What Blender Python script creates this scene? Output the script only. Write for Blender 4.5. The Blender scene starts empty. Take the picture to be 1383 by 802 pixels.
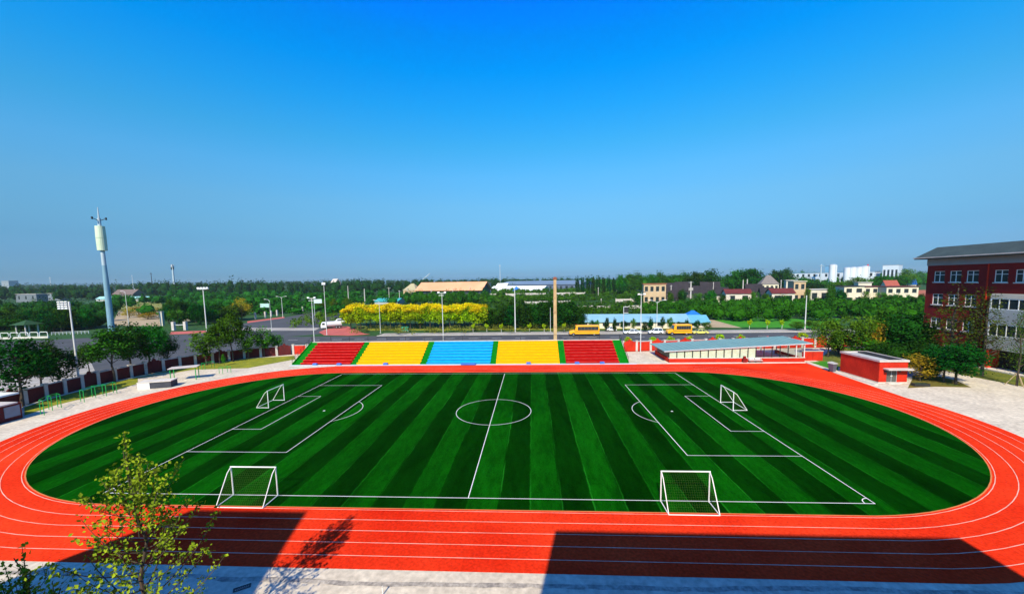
import bpy, math, random
import numpy as np
from mathutils import Vector, Matrix
random.seed(7); RNG = np.random.default_rng(11)
R = math.radians; PI = math.pi
sc = bpy.context.scene
COL = sc.collection

# ------------------------------------------------------------------ camera model (surveyed from the pitch markings)
FPX, CY, PITCH, ROLL, YAW = 517.73746, 427.0, 0.0935824, -0.0169456, -0.0541714
CAM = Vector((5.268, -48.899, 17.1046))
fw = Vector((math.sin(YAW)*math.cos(PITCH), math.cos(YAW)*math.cos(PITCH), -math.sin(PITCH)))
rt = Vector((math.cos(YAW), -math.sin(YAW), 0)); up = rt.cross(fw)
CR = math.cos(ROLL)*rt + math.sin(ROLL)*up
CU = -math.sin(ROLL)*rt + math.cos(ROLL)*up
def ray(u, v): return CR*((u-691.5)/FPX) - CU*((v-CY)/FPX) + fw
def at(u, v, z=0.0):
    """point of the level z that the survey photo shows at (u,v)"""
    d = ray(u, v); t = (z-CAM.z)/d.z
    p = CAM + d*t; return Vector((p.x, p.y, z))
def hz(p, v):
    """height above the ground at plan position p that shows at photo row v"""
    lo, hi = -5.0, 300.0
    for _ in range(50):
        m = (lo+hi)/2; d = Vector((p[0], p[1], m))-CAM
        vv = CY - FPX*d.dot(CU)/d.dot(fw)
        if vv > v: lo = m
        else: hi = m
    return lo
def far(u, dist):
    """plan position at forward distance dist in photo column u"""
    d = ray(u, 380); f = Vector((fw.x, fw.y, 0)).normalized()
    t = dist/(d.x*f.x+d.y*f.y); return Vector((CAM.x+d.x*t, CAM.y+d.y*t, 0))

cd = bpy.data.cameras.new('camera'); cam = bpy.data.objects.new('camera', cd); COL.objects.link(cam)
cam.matrix_world = Matrix(((CR.x, CU.x, -fw.x, CAM.x), (CR.y, CU.y, -fw.y, CAM.y), (CR.z, CU.z, -fw.z, CAM.z), (0, 0, 0, 1)))
cd.sensor_width = 36.0; cd.lens = 36.0*FPX/1383.0; cd.shift_y = (CY-401.0)/1383.0; cd.clip_start = 0.1; cd.clip_end = 20000
sc.camera = cam

# ------------------------------------------------------------------ light
AZ, EL = R(12.0), R(41.5)
sun = bpy.data.lights.new('sun', 'SUN'); sun.energy = 5.0; sun.angle = R(0.5); sun.color = (1.0, 0.87, 0.62)
so = bpy.data.objects.new('sun', sun); COL.objects.link(so)
trav = Vector((math.sin(AZ)*math.cos(EL), math.cos(AZ)*math.cos(EL), -math.sin(EL)))
so.rotation_euler = trav.to_track_quat('-Z', 'Y').to_euler()
W = bpy.data.worlds.new('World'); sc.world = W; W.use_nodes = True
nt = W.node_tree; nt.nodes.clear()
sky = nt.nodes.new('ShaderNodeTexSky'); sky.sky_type = 'NISHITA'; sky.sun_disc = False
sky.sun_elevation = EL; sky.sun_rotation = PI+AZ
sky.altitude = 0; sky.air_density = 1.0; sky.dust_density = 1.2; sky.ozone_density = 3.0
# grade of the sky by elevation, towards the vivid azure of the place
tcw = nt.nodes.new('ShaderNodeTexCoord'); sxyz = nt.nodes.new('ShaderNodeSeparateXYZ'); nt.links.new(tcw.outputs['Generated'], sxyz.inputs[0])
ramp = nt.nodes.new('ShaderNodeValToRGB'); nt.links.new(sxyz.outputs['Z'], ramp.inputs['Fac'])
SKYG = [#SKYG
    (0.0, (0.3272, 0.7157, 1.3647)),
    (0.054, (0.3123, 0.6065, 1.0212)),
    (0.0915, (0.3289, 0.6446, 0.9183)),
    (0.1283, (0.3926, 0.7598, 0.9567)),
    (0.182, (0.4542, 0.9251, 1.0884)),
    (0.2503, (0.399, 1.104, 1.3403)),
    (0.3142, (0.2393, 1.1901, 1.4772)),
    (0.3873, (0.084, 1.255, 1.792)),
    (0.4527, (0.0006, 1.2535, 2.0906)),
    (0.5105, (0.0001, 1.169, 2.271)),
    (0.5576, (0.0, 1.0524, 2.7361)),
    (0.72, (0.22, 0.63144, 1.696382)),
    (1.0, (0.22, 0.399912, 1.231245))
]
while len(ramp.color_ramp.elements) < len(SKYG): ramp.color_ramp.elements.new(0.5)
for e_, (z_, c_) in zip(ramp.color_ramp.elements, SKYG): e_.position = z_
for e_, (z_, c_) in zip(ramp.color_ramp.elements, SKYG): e_.color = (*[q/6 for q in c_], 1)
vm = nt.nodes.new('ShaderNodeVectorMath'); vm.operation = 'MULTIPLY'; nt.links.new(sky.outputs[0], vm.inputs[0]); nt.links.new(ramp.outputs[0], vm.inputs[1])
hs = nt.nodes.new('ShaderNodeVectorMath'); hs.operation = 'SCALE'; hs.inputs['Scale'].default_value = 6.0; nt.links.new(vm.outputs[0], hs.inputs[0])
bg = nt.nodes.new('ShaderNodeBackground'); bg.inputs['Strength'].default_value = 0.10
wo = nt.nodes.new('ShaderNodeOutputWorld')
nt.links.new(hs.outputs[0], bg.inputs['Color']); nt.links.new(bg.outputs[0], wo.inputs['Surface'])
sc.view_settings.view_transform = 'Standard'; sc.view_settings.look = 'None'; sc.view_settings.gamma = 1.0
sc.view_settings.use_curve_mapping = False; sc.view_settings.exposure = 0.45
sc.cycles.max_bounces = 6; sc.cycles.transparent_max_bounces = 8

# ------------------------------------------------------------------ materials
MATS = {}
def mat(name, col, col2=None, scale=1.0, rough=0.8, metal=0.0, fine=None, fine_amt=0.0, rnd=0.0, spec=0.3, bump=0.0, alpha=None):
    if name in MATS: return MATS[name]
    m = bpy.data.materials.new(name); m.use_nodes = True; t = m.node_tree; N = t.nodes; L = t.links
    b = N['Principled BSDF']; b.inputs['Roughness'].default_value = rough; b.inputs['Metallic'].default_value = metal
    b.inputs['Specular IOR Level'].default_value = spec
    if col2 is None: col2 = tuple(c*0.8 for c in col)
    tc = N.new('ShaderNodeTexCoord'); no = N.new('ShaderNodeTexNoise'); no.inputs['Scale'].default_value = scale
    no.inputs['Detail'].default_value = 6; no.inputs['Roughness'].default_value = 0.6
    L.new(tc.outputs['Object'], no.inputs['Vector'])
    rp = N.new('ShaderNodeValToRGB'); rp.color_ramp.elements[0].position = 0.33; rp.color_ramp.elements[1].position = 0.67
    rp.color_ramp.elements[0].color = (*col2, 1); rp.color_ramp.elements[1].color = (*col, 1)
    L.new(no.outputs['Fac'], rp.inputs['Fac']); out = rp.outputs['Color']
    if fine:
        n2 = N.new('ShaderNodeTexNoise'); n2.inputs['Scale'].default_value = fine; n2.inputs['Detail'].default_value = 3
        L.new(tc.outputs['Object'], n2.inputs['Vector'])
        mr = N.new('ShaderNodeMapRange'); mr.inputs['From Min'].default_value = 0.3; mr.inputs['From Max'].default_value = 0.7
        mr.inputs['To Min'].default_value = 1-fine_amt; mr.inputs['To Max'].default_value = 1+fine_amt
        L.new(n2.outputs['Fac'], mr.inputs['Value'])
        vm = N.new('ShaderNodeVectorMath'); vm.operation = 'SCALE'; L.new(out, vm.inputs[0]); L.new(mr.outputs[0], vm.inputs['Scale']); out = vm.outputs[0]
    if rnd:
        oi = N.new('ShaderNodeObjectInfo'); h = N.new('ShaderNodeHueSaturation')
        m1 = N.new('ShaderNodeMapRange'); m1.inputs['To Min'].default_value = 0.5-rnd*0.06; m1.inputs['To Max'].default_value = 0.5+rnd*0.06
        m2 = N.new('ShaderNodeMapRange'); m2.inputs['To Min'].default_value = 1-rnd*0.4; m2.inputs['To Max'].default_value = 1+rnd*0.4
        L.new(oi.outputs['Random'], m1.inputs['Value']); L.new(oi.outputs['Random'], m2.inputs['Value'])
        L.new(m1.outputs[0], h.inputs['Hue']); L.new(m2.outputs[0], h.inputs['Value']); L.new(out, h.inputs['Color']); out = h.outputs['Color']
    L.new(out, b.inputs['Base Color'])
    if bump:
        bn = N.new('ShaderNodeBump'); bn.inputs['Strength'].default_value = bump; bn.inputs['Distance'].default_value = 0.03
        L.new((n2 if fine else no).outputs['Fac'], bn.inputs['Height']); L.new(bn.outputs[0], b.inputs['Normal'])
    if alpha is not None: b.inputs['Alpha'].default_value = alpha
    MATS[name] = m; return m

def leaf_mat(name, col, col2, rnd=0.5, scale=0.9):
    m = mat(name, col, col2, scale=scale, rough=0.85, rnd=rnd, spec=0.03)
    return m

def turf_mat():
    m = bpy.data.materials.new('turf'); m.use_nodes = True; t = m.node_tree; N = t.nodes; L = t.links; b = N['Principled BSDF']
    b.inputs['Roughness'].default_value = 1.0; b.inputs['Specular IOR Level'].default_value = 0.0
    tc = N.new('ShaderNodeTexCoord'); sx = N.new('ShaderNodeSeparateXYZ'); L.new(tc.outputs['Object'], sx.inputs[0])
    wn = N.new('ShaderNodeTexNoise'); wn.inputs['Scale'].default_value = 0.8; L.new(tc.outputs['Object'], wn.inputs['Vector'])
    wm = N.new('ShaderNodeMath'); wm.operation = 'MULTIPLY_ADD'; wm.inputs[1].default_value = 0.20; L.new(wn.outputs['Fac'], wm.inputs[0]); L.new(sx.outputs['X'], wm.inputs[2])
    def saw(period, off):
        a = N.new('ShaderNodeMath'); a.operation = 'ADD'; a.inputs[1].default_value = off; L.new(wm.outputs[0], a.inputs[0])
        d = N.new('ShaderNodeMath'); d.operation = 'DIVIDE'; d.inputs[1].default_value = period; L.new(a.outputs[0], d.inputs[0])
        f = N.new('ShaderNodeMath'); f.operation = 'FRACT'; L.new(d.outputs[0], f.inputs[0]); return f.outputs[0]
    s = saw(4.84, -2.42-0.12+484.0)
    rp = N.new('ShaderNodeValToRGB'); e = rp.color_ramp; e.interpolation = 'LINEAR'
    dk, lt = (0.0010, 0.024, 0.0008, 1), (0.0018, 0.056, 0.0014, 1)
    e.elements[0].position = 0.0; e.elements[0].color = dk; e.elements[1].position = 0.485; e.elements[1].color = dk
    for pos, c in ((0.515, lt), (0.985, lt), (1.0, dk)):
        q = e.elements.new(pos); q.color = c
    L.new(s, rp.inputs['Fac'])
    # narrow brushed seam where two rolls meet
    s2 = saw(2.42, -0.12+484.0)
    gt = N.new('ShaderNodeMath'); gt.operation = 'LESS_THAN'; gt.inputs[1].default_value = 0.05; L.new(s2, gt.inputs[0])
    n3 = N.new('ShaderNodeTexNoise'); n3.inputs['Scale'].default_value = 0.12; n3.inputs['Detail'].default_value = 2; L.new(tc.outputs['Object'], n3.inputs['Vector'])
    r3 = N.new('ShaderNodeMapRange'); r3.inputs['From Min'].default_value = 0.40; r3.inputs['From Max'].default_value = 0.65; r3.inputs['To Max'].default_value = 0.8; L.new(n3.outputs['Fac'], r3.inputs['Value'])
    gm = N.new('ShaderNodeMath'); gm.operation = 'MULTIPLY'; L.new(gt.outputs[0], gm.inputs[0]); L.new(r3.outputs[0], gm.inputs[1])
    mx = N.new('ShaderNodeMix'); mx.data_type = 'RGBA'; L.new(gm.outputs[0], mx.inputs['Factor']); L.new(rp.outputs[0], mx.inputs[6]); mx.inputs[7].default_value = (0.008, 0.13, 0.007, 1)
    # mottling, coarse wear and blade-scale grain, stretched along the rolls
    mp = N.new('ShaderNodeMapping'); mp.inputs['Scale'].default_value = (1, 0.25, 1); L.new(tc.outputs['Object'], mp.inputs['Vector'])
    out = mx.outputs[2]
    for sc_, amt in ((0.13, 0.22), (0.5, 0.24), (2.2, 0.22), (14.0, 0.3)):
        n = N.new('ShaderNodeTexNoise'); n.inputs['Scale'].default_value = sc_; n.inputs['Detail'].default_value = 4; L.new(mp.outputs[0], n.inputs['Vector'])
        r = N.new('ShaderNodeMapRange'); r.inputs['From Min'].default_value = 0.3; r.inputs['From Max'].default_value = 0.7; r.inputs['To Min'].default_value = 1-amt; r.inputs['To Max'].default_value = 1+amt
        L.new(n.outputs['Fac'], r.inputs['Value'])
        v = N.new('ShaderNodeVectorMath'); v.operation = 'SCALE'; L.new(out, v.inputs[0]); L.new(r.outputs[0], v.inputs['Scale']); out = v.outputs[0]
    L.new(out, b.inputs['Base Color']); return m

def glass_mat():
    m = bpy.data.materials.new('window_glass'); m.use_nodes = True; b = m.node_tree.nodes['Principled BSDF']
    b.inputs['Base Color'].default_value = (0.02, 0.03, 0.035, 1); b.inputs['Roughness'].default_value = 0.08; b.inputs['Specular IOR Level'].default_value = 0.6
    return m
GLASS = glass_mat()
def clear_glass():
    m = bpy.data.materials.new('clear_glass'); m.use_nodes = True; t = m.node_tree; N = t.nodes; L = t.links
    N.remove(N['Principled BSDF']); tr = N.new('ShaderNodeBsdfTransparent'); tr.inputs[0].default_value = (0.86, 0.93, 0.90, 1)
    gl = N.new('ShaderNodeBsdfGlossy'); gl.inputs['Roughness'].default_value = 0.05; 
    mx = N.new('ShaderNodeMixShader'); mx.inputs[0].default_value = 0.10; L.new(tr.outputs[0], mx.inputs[1]); L.new(gl.outputs[0], mx.inputs[2])
    L.new(mx.outputs[0], N['Material Output'].inputs['Surface']); return m
CLEAR = clear_glass()

TURF = turf_mat()
TRACK = mat('tartan', (0.78, 0.048, 0.013), (0.56, 0.017, 0.005), scale=0.10, rough=1.0, fine=5, fine_amt=0.22, spec=0.0)
CONC = mat('concrete', (0.62, 0.55, 0.43), (0.48, 0.42, 0.33), scale=0.35, rough=0.95, fine=2.5, fine_amt=0.2, spec=0.1)
CONC2 = mat('kerb_concrete', (0.62, 0.58, 0.52), (0.48, 0.45, 0.40), scale=0.8, rough=0.9)
DRAINC = mat('dirty_drain', (0.48, 0.43, 0.35), (0.20, 0.18, 0.16), scale=0.9, rough=0.95, fine=5, fine_amt=0.3)
ASPH = mat('asphalt', (0.075, 0.077, 0.082), (0.052, 0.054, 0.058), scale=0.15, rough=0.9, fine=3, fine_amt=0.12)
PAVE = mat('pavement', (0.38, 0.35, 0.31), (0.27, 0.25, 0.22), scale=0.25, rough=0.9, fine=2, fine_amt=0.15)
SOIL = mat('field_soil', (0.022, 0.085, 0.010), (0.012, 0.045, 0.007), scale=0.04, rough=1.0, fine=0.5, fine_amt=0.3)
SAND = mat('bare_sand', (0.42, 0.32, 0.20), (0.30, 0.24, 0.14), scale=0.2, rough=1.0, fine=1.5, fine_amt=0.2)
LAWN = mat('lawn', (0.27, 0.27, 0.012), (0.12, 0.15, 0.010), scale=0.5, rough=1.0, fine=5, fine_amt=0.3)
MEADOW = mat('meadow', (0.04, 0.25, 0.004), (0.025, 0.17, 0.003), scale=0.3, rough=1.0, fine=3, fine_amt=0.25)
REDPAVE = mat('red_paving', (0.50, 0.12, 0.095), (0.40, 0.09, 0.075), scale=0.3, rough=0.9, fine=2, fine_amt=0.12)
PAINT = mat('road_paint', (0.80, 0.80, 0.78), (0.68, 0.68, 0.66), scale=1.5, rough=0.7)
POLEW = mat('pole_paint', (0.60, 0.60, 0.58), (0.50, 0.50, 0.48), scale=2, rough=0.5)
STEELW = mat('white_steel', (0.80, 0.80, 0.78), (0.70, 0.70, 0.68), scale=3, rough=0.45)
GALV = mat('galvanised', (0.58, 0.60, 0.62), (0.48, 0.50, 0.52), scale=2, rough=0.5, metal=0.2)
DARKM = mat('dark_metal', (0.03, 0.03, 0.032), (0.02, 0.02, 0.022), scale=2, rough=0.5)
NETM = mat('net_cord', (0.10, 0.20, 0.03), (0.06, 0.13, 0.02), scale=2, rough=0.9)
RED = mat('stand_red', (0.40, 0.003, 0.003), (0.32, 0.002, 0.002), scale=1.2, rough=0.8, spec=0.05)
YEL = mat('stand_yellow', (0.82, 0.385, 0.002), (0.74, 0.34, 0.002), scale=1.2, rough=0.8, spec=0.05)
CYAN = mat('stand_blue', (0.004, 0.36, 0.66), (0.003, 0.29, 0.58), scale=1.2, rough=0.8, spec=0.05)
GRN = mat('stand_green', (0.003, 0.20, 0.008), (0.002, 0.15, 0.006), scale=1.2, rough=0.8, spec=0.05)
BLUEB = mat('blue_block', (0.05, 0.16, 0.55), (0.04, 0.13, 0.45), scale=2, rough=0.6)
BRICK = mat('red_brick', (0.56, 0.030, 0.012), (0.40, 0.020, 0.009), scale=0.6, rough=0.9, fine=7, fine_amt=0.2, spec=0.1)
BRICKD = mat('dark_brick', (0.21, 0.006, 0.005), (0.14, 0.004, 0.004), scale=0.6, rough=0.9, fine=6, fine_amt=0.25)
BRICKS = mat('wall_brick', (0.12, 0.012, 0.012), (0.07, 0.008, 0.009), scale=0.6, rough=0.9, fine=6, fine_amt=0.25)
COPING = mat('coping', (0.56, 0.50, 0.46), (0.42, 0.38, 0.35), scale=1.0, rough=0.9)
GREYP = mat('grey_render', (0.42, 0.43, 0.42), (0.34, 0.35, 0.34), scale=0.5, rough=0.85)
ROOFG = mat('grey_roof', (0.050, 0.072, 0.068), (0.034, 0.050, 0.048), scale=0.6, rough=0.7, fine=5, fine_amt=0.15)
SHEDR = mat('canopy_sheet', (0.19, 0.33, 0.30), (0.15, 0.27, 0.26), scale=0.5, rough=0.45)
BARS = mat('green_steel', (0.010, 0.36, 0.07), (0.008, 0.28, 0.05), scale=2, rough=0.45)
BUSY = mat('bus_yellow', (0.85, 0.40, 0.006), (0.78, 0.35, 0.005), scale=0.6, rough=0.4, spec=0.5)
TYRE = mat('tyre', (0.02, 0.02, 0.02), (0.015, 0.015, 0.015), rough=0.9)
CARW = mat('car_white', (0.78, 0.78, 0.78), (0.74, 0.74, 0.74), rough=0.3, spec=0.5)
CARY = mat('car_yellow_green', (0.66, 0.62, 0.16), (0.60, 0.56, 0.13), rough=0.3, spec=0.5)
LAMPG = mat('lamp_lens', (0.85, 0.85, 0.82), (0.8, 0.8, 0.78), rough=0.2, spec=0.6)
CREAM = mat('cream_render', (0.72, 0.62, 0.46), (0.58, 0.50, 0.36), scale=0.25, rough=0.9)
WHITER = mat('white_render', (0.64, 0.57, 0.46), (0.50, 0.44, 0.35), scale=0.25, rough=0.9)
TANW = mat('tan_render', (0.55, 0.38, 0.22), (0.42, 0.30, 0.18), scale=0.3, rough=0.9)
SLATE = mat('dark_tile', (0.026, 0.020, 0.026), (0.014, 0.011, 0.014), scale=0.3, rough=0.8, fine=2, fine_amt=0.3)
MAROON = mat('maroon_tile', (0.14, 0.022, 0.022), (0.09, 0.016, 0.016), scale=0.4, rough=0.8)
ORANGE = mat('orange_tile', (0.74, 0.36, 0.20), (0.64, 0.29, 0.15), scale=0.05, rough=0.8)
BLUER = mat('pale_blue_sheet', (0.22, 0.40, 0.50), (0.17, 0.34, 0.46), scale=0.25, rough=0.45)
BLUES = mat('strong_blue_sheet', (0.02, 0.16, 0.62), (0.015, 0.13, 0.5), scale=0.5, rough=0.45)
WHROOF = mat('grey_blue_sheet', (0.20, 0.27, 0.36), (0.15, 0.21, 0.30), scale=0.05, rough=0.5)
TEAL = mat('teal_sheet', (0.05, 0.36, 0.34), (0.04, 0.28, 0.28), scale=0.2, rough=0.5)
TOWERC = mat('tower_white', (0.42, 0.50, 0.54), (0.36, 0.43, 0.47), scale=0.4, rough=0.5)
TOWERB = mat('tower_steel', (0.19, 0.33, 0.40), (0.16, 0.28, 0.35), scale=0.4, rough=0.5)
RADOME = mat('pale_green_radome', (0.58, 0.66, 0.48), (0.52, 0.60, 0.42), scale=0.4, rough=0.5)
POLEB = mat('weathered_post', (0.56, 0.40, 0.20), (0.36, 0.22, 0.11), scale=0.7, rough=0.9)
BARK = mat('bark', (0.085, 0.062, 0.045), (0.05, 0.038, 0.028), scale=3, rough=0.95)
BARKW = mat('limewashed_bark', (0.62, 0.60, 0.55), (0.5, 0.48, 0.44), scale=3, rough=0.95)
L_DARK = leaf_mat('leaf_dark', (0.014, 0.078, 0.005), (0.005, 0.032, 0.003))
L_MID = leaf_mat('leaf_mid', (0.034, 0.14, 0.006), (0.014, 0.064, 0.004))
L_OLIVE = leaf_mat('leaf_olive', (0.095, 0.19, 0.008), (0.032, 0.085, 0.005))
L_YOUNG = leaf_mat('leaf_young', (0.075, 0.19, 0.008), (0.028, 0.085, 0.005))
L_LIME = leaf_mat('leaf_lime', (0.40, 0.54, 0.004), (0.15, 0.28, 0.003), rnd=0.3)
L_BROWN = leaf_mat('leaf_brown_green', (0.062, 0.10, 0.006), (0.028, 0.050, 0.004))
L_FLOWER = leaf_mat('yellow_blossom', (0.84, 0.62, 0.004), (0.50, 0.40, 0.004), rnd=0.1)
L_GOLD = leaf_mat('leaf_gold', (0.42, 0.31, 0.015), (0.22, 0.18, 0.01))
L_FORE = leaf_mat('leaf_foreground', (0.32, 0.42, 0.018), (0.06, 0.12, 0.008), rnd=0.0, scale=1.2)
L_WOOD = leaf_mat('leaf_woodland', (0.01, 0.066, 0.014), (0.005, 0.034, 0.009), scale=0.05)
L_WOODL = leaf_mat('leaf_woodland_light', (0.026, 0.105, 0.006), (0.010, 0.045, 0.004), scale=0.08)
L_ORCH = leaf_mat('leaf_orchard', (0.022, 0.125, 0.004), (0.008, 0.055, 0.003), scale=0.12)

# ------------------------------------------------------------------ mesh helpers
class MB:
    def __init__(s): s.v = []; s.f = []
    def add(s, vs, fs):
        o = len(s.v); s.v += [tuple(q) for q in vs]; s.f += [tuple(i+o for i in f) for f in fs]; return s
    def box(s, x0, x1, y0, y1, z0, z1):
        return s.add([(x0,y0,z0),(x1,y0,z0),(x1,y1,z0),(x0,y1,z0),(x0,y0,z1),(x1,y0,z1),(x1,y1,z1),(x0,y1,z1)],
                     [(3,2,1,0),(4,5,6,7),(0,1,5,4),(1,2,6,5),(2,3,7,6),(3,0,4,7)])
    def hexa(s, b, t):   # bottom 4, top 4 corners, both counter-clockwise from above
        return s.add(list(b)+list(t), [(3,2,1,0),(4,5,6,7),(0,1,5,4),(1,2,6,5),(2,3,7,6),(3,0,4,7)])
    def prism(s, poly, z0, z1):
        n = len(poly)
        return s.add([(p[0],p[1],z0) for p in poly]+[(p[0],p[1],z1) for p in poly],
                     [tuple(range(n-1,-1,-1)), tuple(range(n,2*n))]+[(i,(i+1)%n,(i+1)%n+n,i+n) for i in range(n)])
    def xprism(s, prof, x0, x1):   # profile in (y,z), extruded along x
        n = len(prof)
        return s.add([(x0,p[0],p[1]) for p in prof]+[(x1,p[0],p[1]) for p in prof],
                     [tuple(range(n-1,-1,-1)), tuple(range(n,2*n))]+[(i,(i+1)%n,(i+1)%n+n,i+n) for i in range(n)])
    def yprism(s, prof, y0, y1):   # profile in (x,z), extruded along y
        n = len(prof)
        return s.add([(p[0],y0,p[1]) for p in prof]+[(p[0],y1,p[1]) for p in prof],
                     [tuple(range(n)), tuple(range(2*n-1,n-1,-1))]+[((i+1)%n,i,i+n,(i+1)%n+n) for i in range(n)])
    def tube(s, a, b, r0, r1=None, n=8, cap=True):
        a = Vector(a); b = Vector(b); r1 = r0 if r1 is None else r1
        d = (b-a).normalized(); q = d.orthogonal().normalized(); w = d.cross(q)
        vs = []
        for p, r in ((a, r0), (b, r1)):
            for i in range(n):
                an = 2*PI*i/n; vs.append(p + (q*math.cos(an)+w*math.sin(an))*r)
        fs = [(i,(i+1)%n,(i+1)%n+n,i+n) for i in range(n)]
        if cap: fs += [tuple(range(n-1,-1,-1)), tuple(range(n,2*n))]
        return s.add(vs, fs)
    def path(s, pts, r, n=6):
        for a, b in zip(pts, pts[1:]): s.tube(a, b, r, r, n)
        return s
    def ball(s, c, rx, ry, rz, n=10, m=6):
        vs = [(c[0],c[1],c[2]+rz)]
        for j in range(1, m):
            t = PI*j/m
            for i in range(n):
                a = 2*PI*i/n; vs.append((c[0]+rx*math.sin(t)*math.cos(a), c[1]+ry*math.sin(t)*math.sin(a), c[2]+rz*math.cos(t)))
        vs.append((c[0],c[1],c[2]-rz)); k = len(vs)-1
        fs = [(0,1+i,1+(i+1)%n) for i in range(n)]
        for j in range(m-2):
            for i in range(n): a0 = 1+j*n+i; a1 = 1+j*n+(i+1)%n; fs.append((a0,a0+n,a1+n,a1))
        fs += [(k,1+(m-2)*n+(i+1)%n,1+(m-2)*n+i) for i in range(n)]
        return s.add(vs, fs)
def mesh_of(name, mb, m):
    me = bpy.data.meshes.new(name); me.from_pydata(mb.v, [], mb.f); me.update()
    if m: me.materials.append(m)
    return me
def obj(name, mb, m, parent=None, bevel=0.0, smooth=False, loc=None):
    o = bpy.data.objects.new(name, mesh_of(name, mb, m) if isinstance(mb, MB) else mb); COL.objects.link(o)
    if parent: o.parent = parent
    if loc is not None: o.location = loc
    if smooth:
        for p in o.data.polygons: p.use_smooth = True
    if bevel:
        b = o.modifiers.new('bevel', 'BEVEL'); b.width = bevel; b.segments = 2; b.limit_method = 'ANGLE'
    return o
def tag(o, label, cat, group=None):
    o['label'] = label; o['category'] = cat
    if group: o['group'] = group
    return o
def thing(name, label, cat, loc=(0,0,0), rotz=0.0, group=None):
    o = bpy.data.objects.new(name, None); COL.objects.link(o); o.empty_display_size = 0.5
    o.location = (loc[0], loc[1], loc[2] if len(loc) > 2 else 0); o.rotation_euler = (0,0,rotz)
    return tag(o, label, cat, group)
def structure(name, mb, m):
    o = obj(name, mb, m); o['kind'] = 'structure'; return o
def dup(root, loc, rotz=0.0, scale=None, label=None, group=None):
    r = root.copy(); COL.objects.link(r); r.location = loc; r.rotation_euler = (0,0,rotz)
    if scale: r.scale = scale
    if label: r['label'] = label
    if group: r['group'] = group
    for ch in list(root.children):
        c = ch.copy(); COL.objects.link(c); c.parent = r
        for g in ch.children:
            d = g.copy(); COL.objects.link(d); d.parent = c
    return r
def sheet(pts, z):
    mb = MB(); mb.add([(p[0],p[1],z) for p in pts], [tuple(range(len(pts)))])
    a = sum(pts[i][0]*pts[(i+1)%len(pts)][1]-pts[(i+1)%len(pts)][0]*pts[i][1] for i in range(len(pts)))
    if a < 0: mb.f = [tuple(reversed(mb.f[0]))]
    return mb
def pix(*uv): return [at(u, v) for u, v in uv]

# ------------------------------------------------------------------ foliage
def leaves(points, size, rng, up_bias=0.5, jitter=0.5):
    """one bent leaf quad per point, numpy -> (verts, faces)"""
    n = len(points); P = np.asarray(points)
    nrm = rng.normal(size=(n,3)); nrm[:,2] += up_bias*1.5; nrm /= np.linalg.norm(nrm,axis=1)[:,None]
    t = rng.normal(size=(n,3)); t -= (t*nrm).sum(1)[:,None]*nrm; t /= np.linalg.norm(t,axis=1)[:,None]
    b = np.cross(nrm, t); s = (size*(1+jitter*(rng.random(n)-0.5)*2))[:,None]
    V = np.stack([P-t*s*0.5, P+b*s*0.34+nrm*s*0.06, P+t*s*0.5, P-b*s*0.34+nrm*s*0.06],1).reshape(-1,3)
    F = [(4*i,4*i+1,4*i+2,4*i+3) for i in range(n)]
    return V, F
def crown_points(n, rx, ry, rz, zc, clumps, rng, spread=0.30, taper=0.0, hollow=0.55):
    c = rng.normal(size=(clumps,3)); c /= np.linalg.norm(c,axis=1)[:,None]
    c *= (hollow+(1-hollow)*rng.random(clumps)**0.6)[:,None]*0.86
    k = rng.integers(0,clumps,n); p = c[k]+np.clip(rng.normal(size=(n,3)),-1.5,1.5)*spread*(0.6+0.8*rng.random(clumps))[k][:,None]*0.6
    if taper: s = 1-taper*np.clip((p[:,2]+1)/2,0,1); p[:,0]*=s; p[:,1]*=s
    return p*np.array([rx,ry,rz])+np.array([0,0,zc])
def mb_from(V, F):
    mb = MB(); mb.v = [tuple(x) for x in V]; mb.f = F; return mb
def join(parts):
    mb = MB()
    for V, F in parts: mb.add(V, F)
    return mb
def trunk_mb(h, r, limbs, rng, start=0.35, reach=1.4, lean=0.1):
    mb = MB(); pts = [Vector((0,0,-0.05))]
    for i in range(1,6):
        pts.append(Vector((rng.normal()*lean*i*0.3, rng.normal()*lean*i*0.3, h*i/5)))
    for i in range(5): mb.tube(pts[i], pts[i+1], r*(1-0.15*i), r*(1-0.15*(i+1)), 7)
    for k in range(limbs):
        f = start+(1-start)*rng.random()*0.8; i = min(4,int(f*5)); a = pts[i].lerp(pts[i+1], f*5-i)
        an = rng.random()*2*PI; L = reach*(0.6+0.6*rng.random())*(1.2-f*0.6)
        m = a+Vector((math.cos(an)*L*0.5, math.sin(an)*L*0.5, L*0.35)); e = a+Vector((math.cos(an)*L, math.sin(an)*L, L*0.95))
        mb.tube(a, m, r*0.42, r*0.28, 5); mb.tube(m, e, r*0.28, r*0.08, 5)
    return mb

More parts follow.
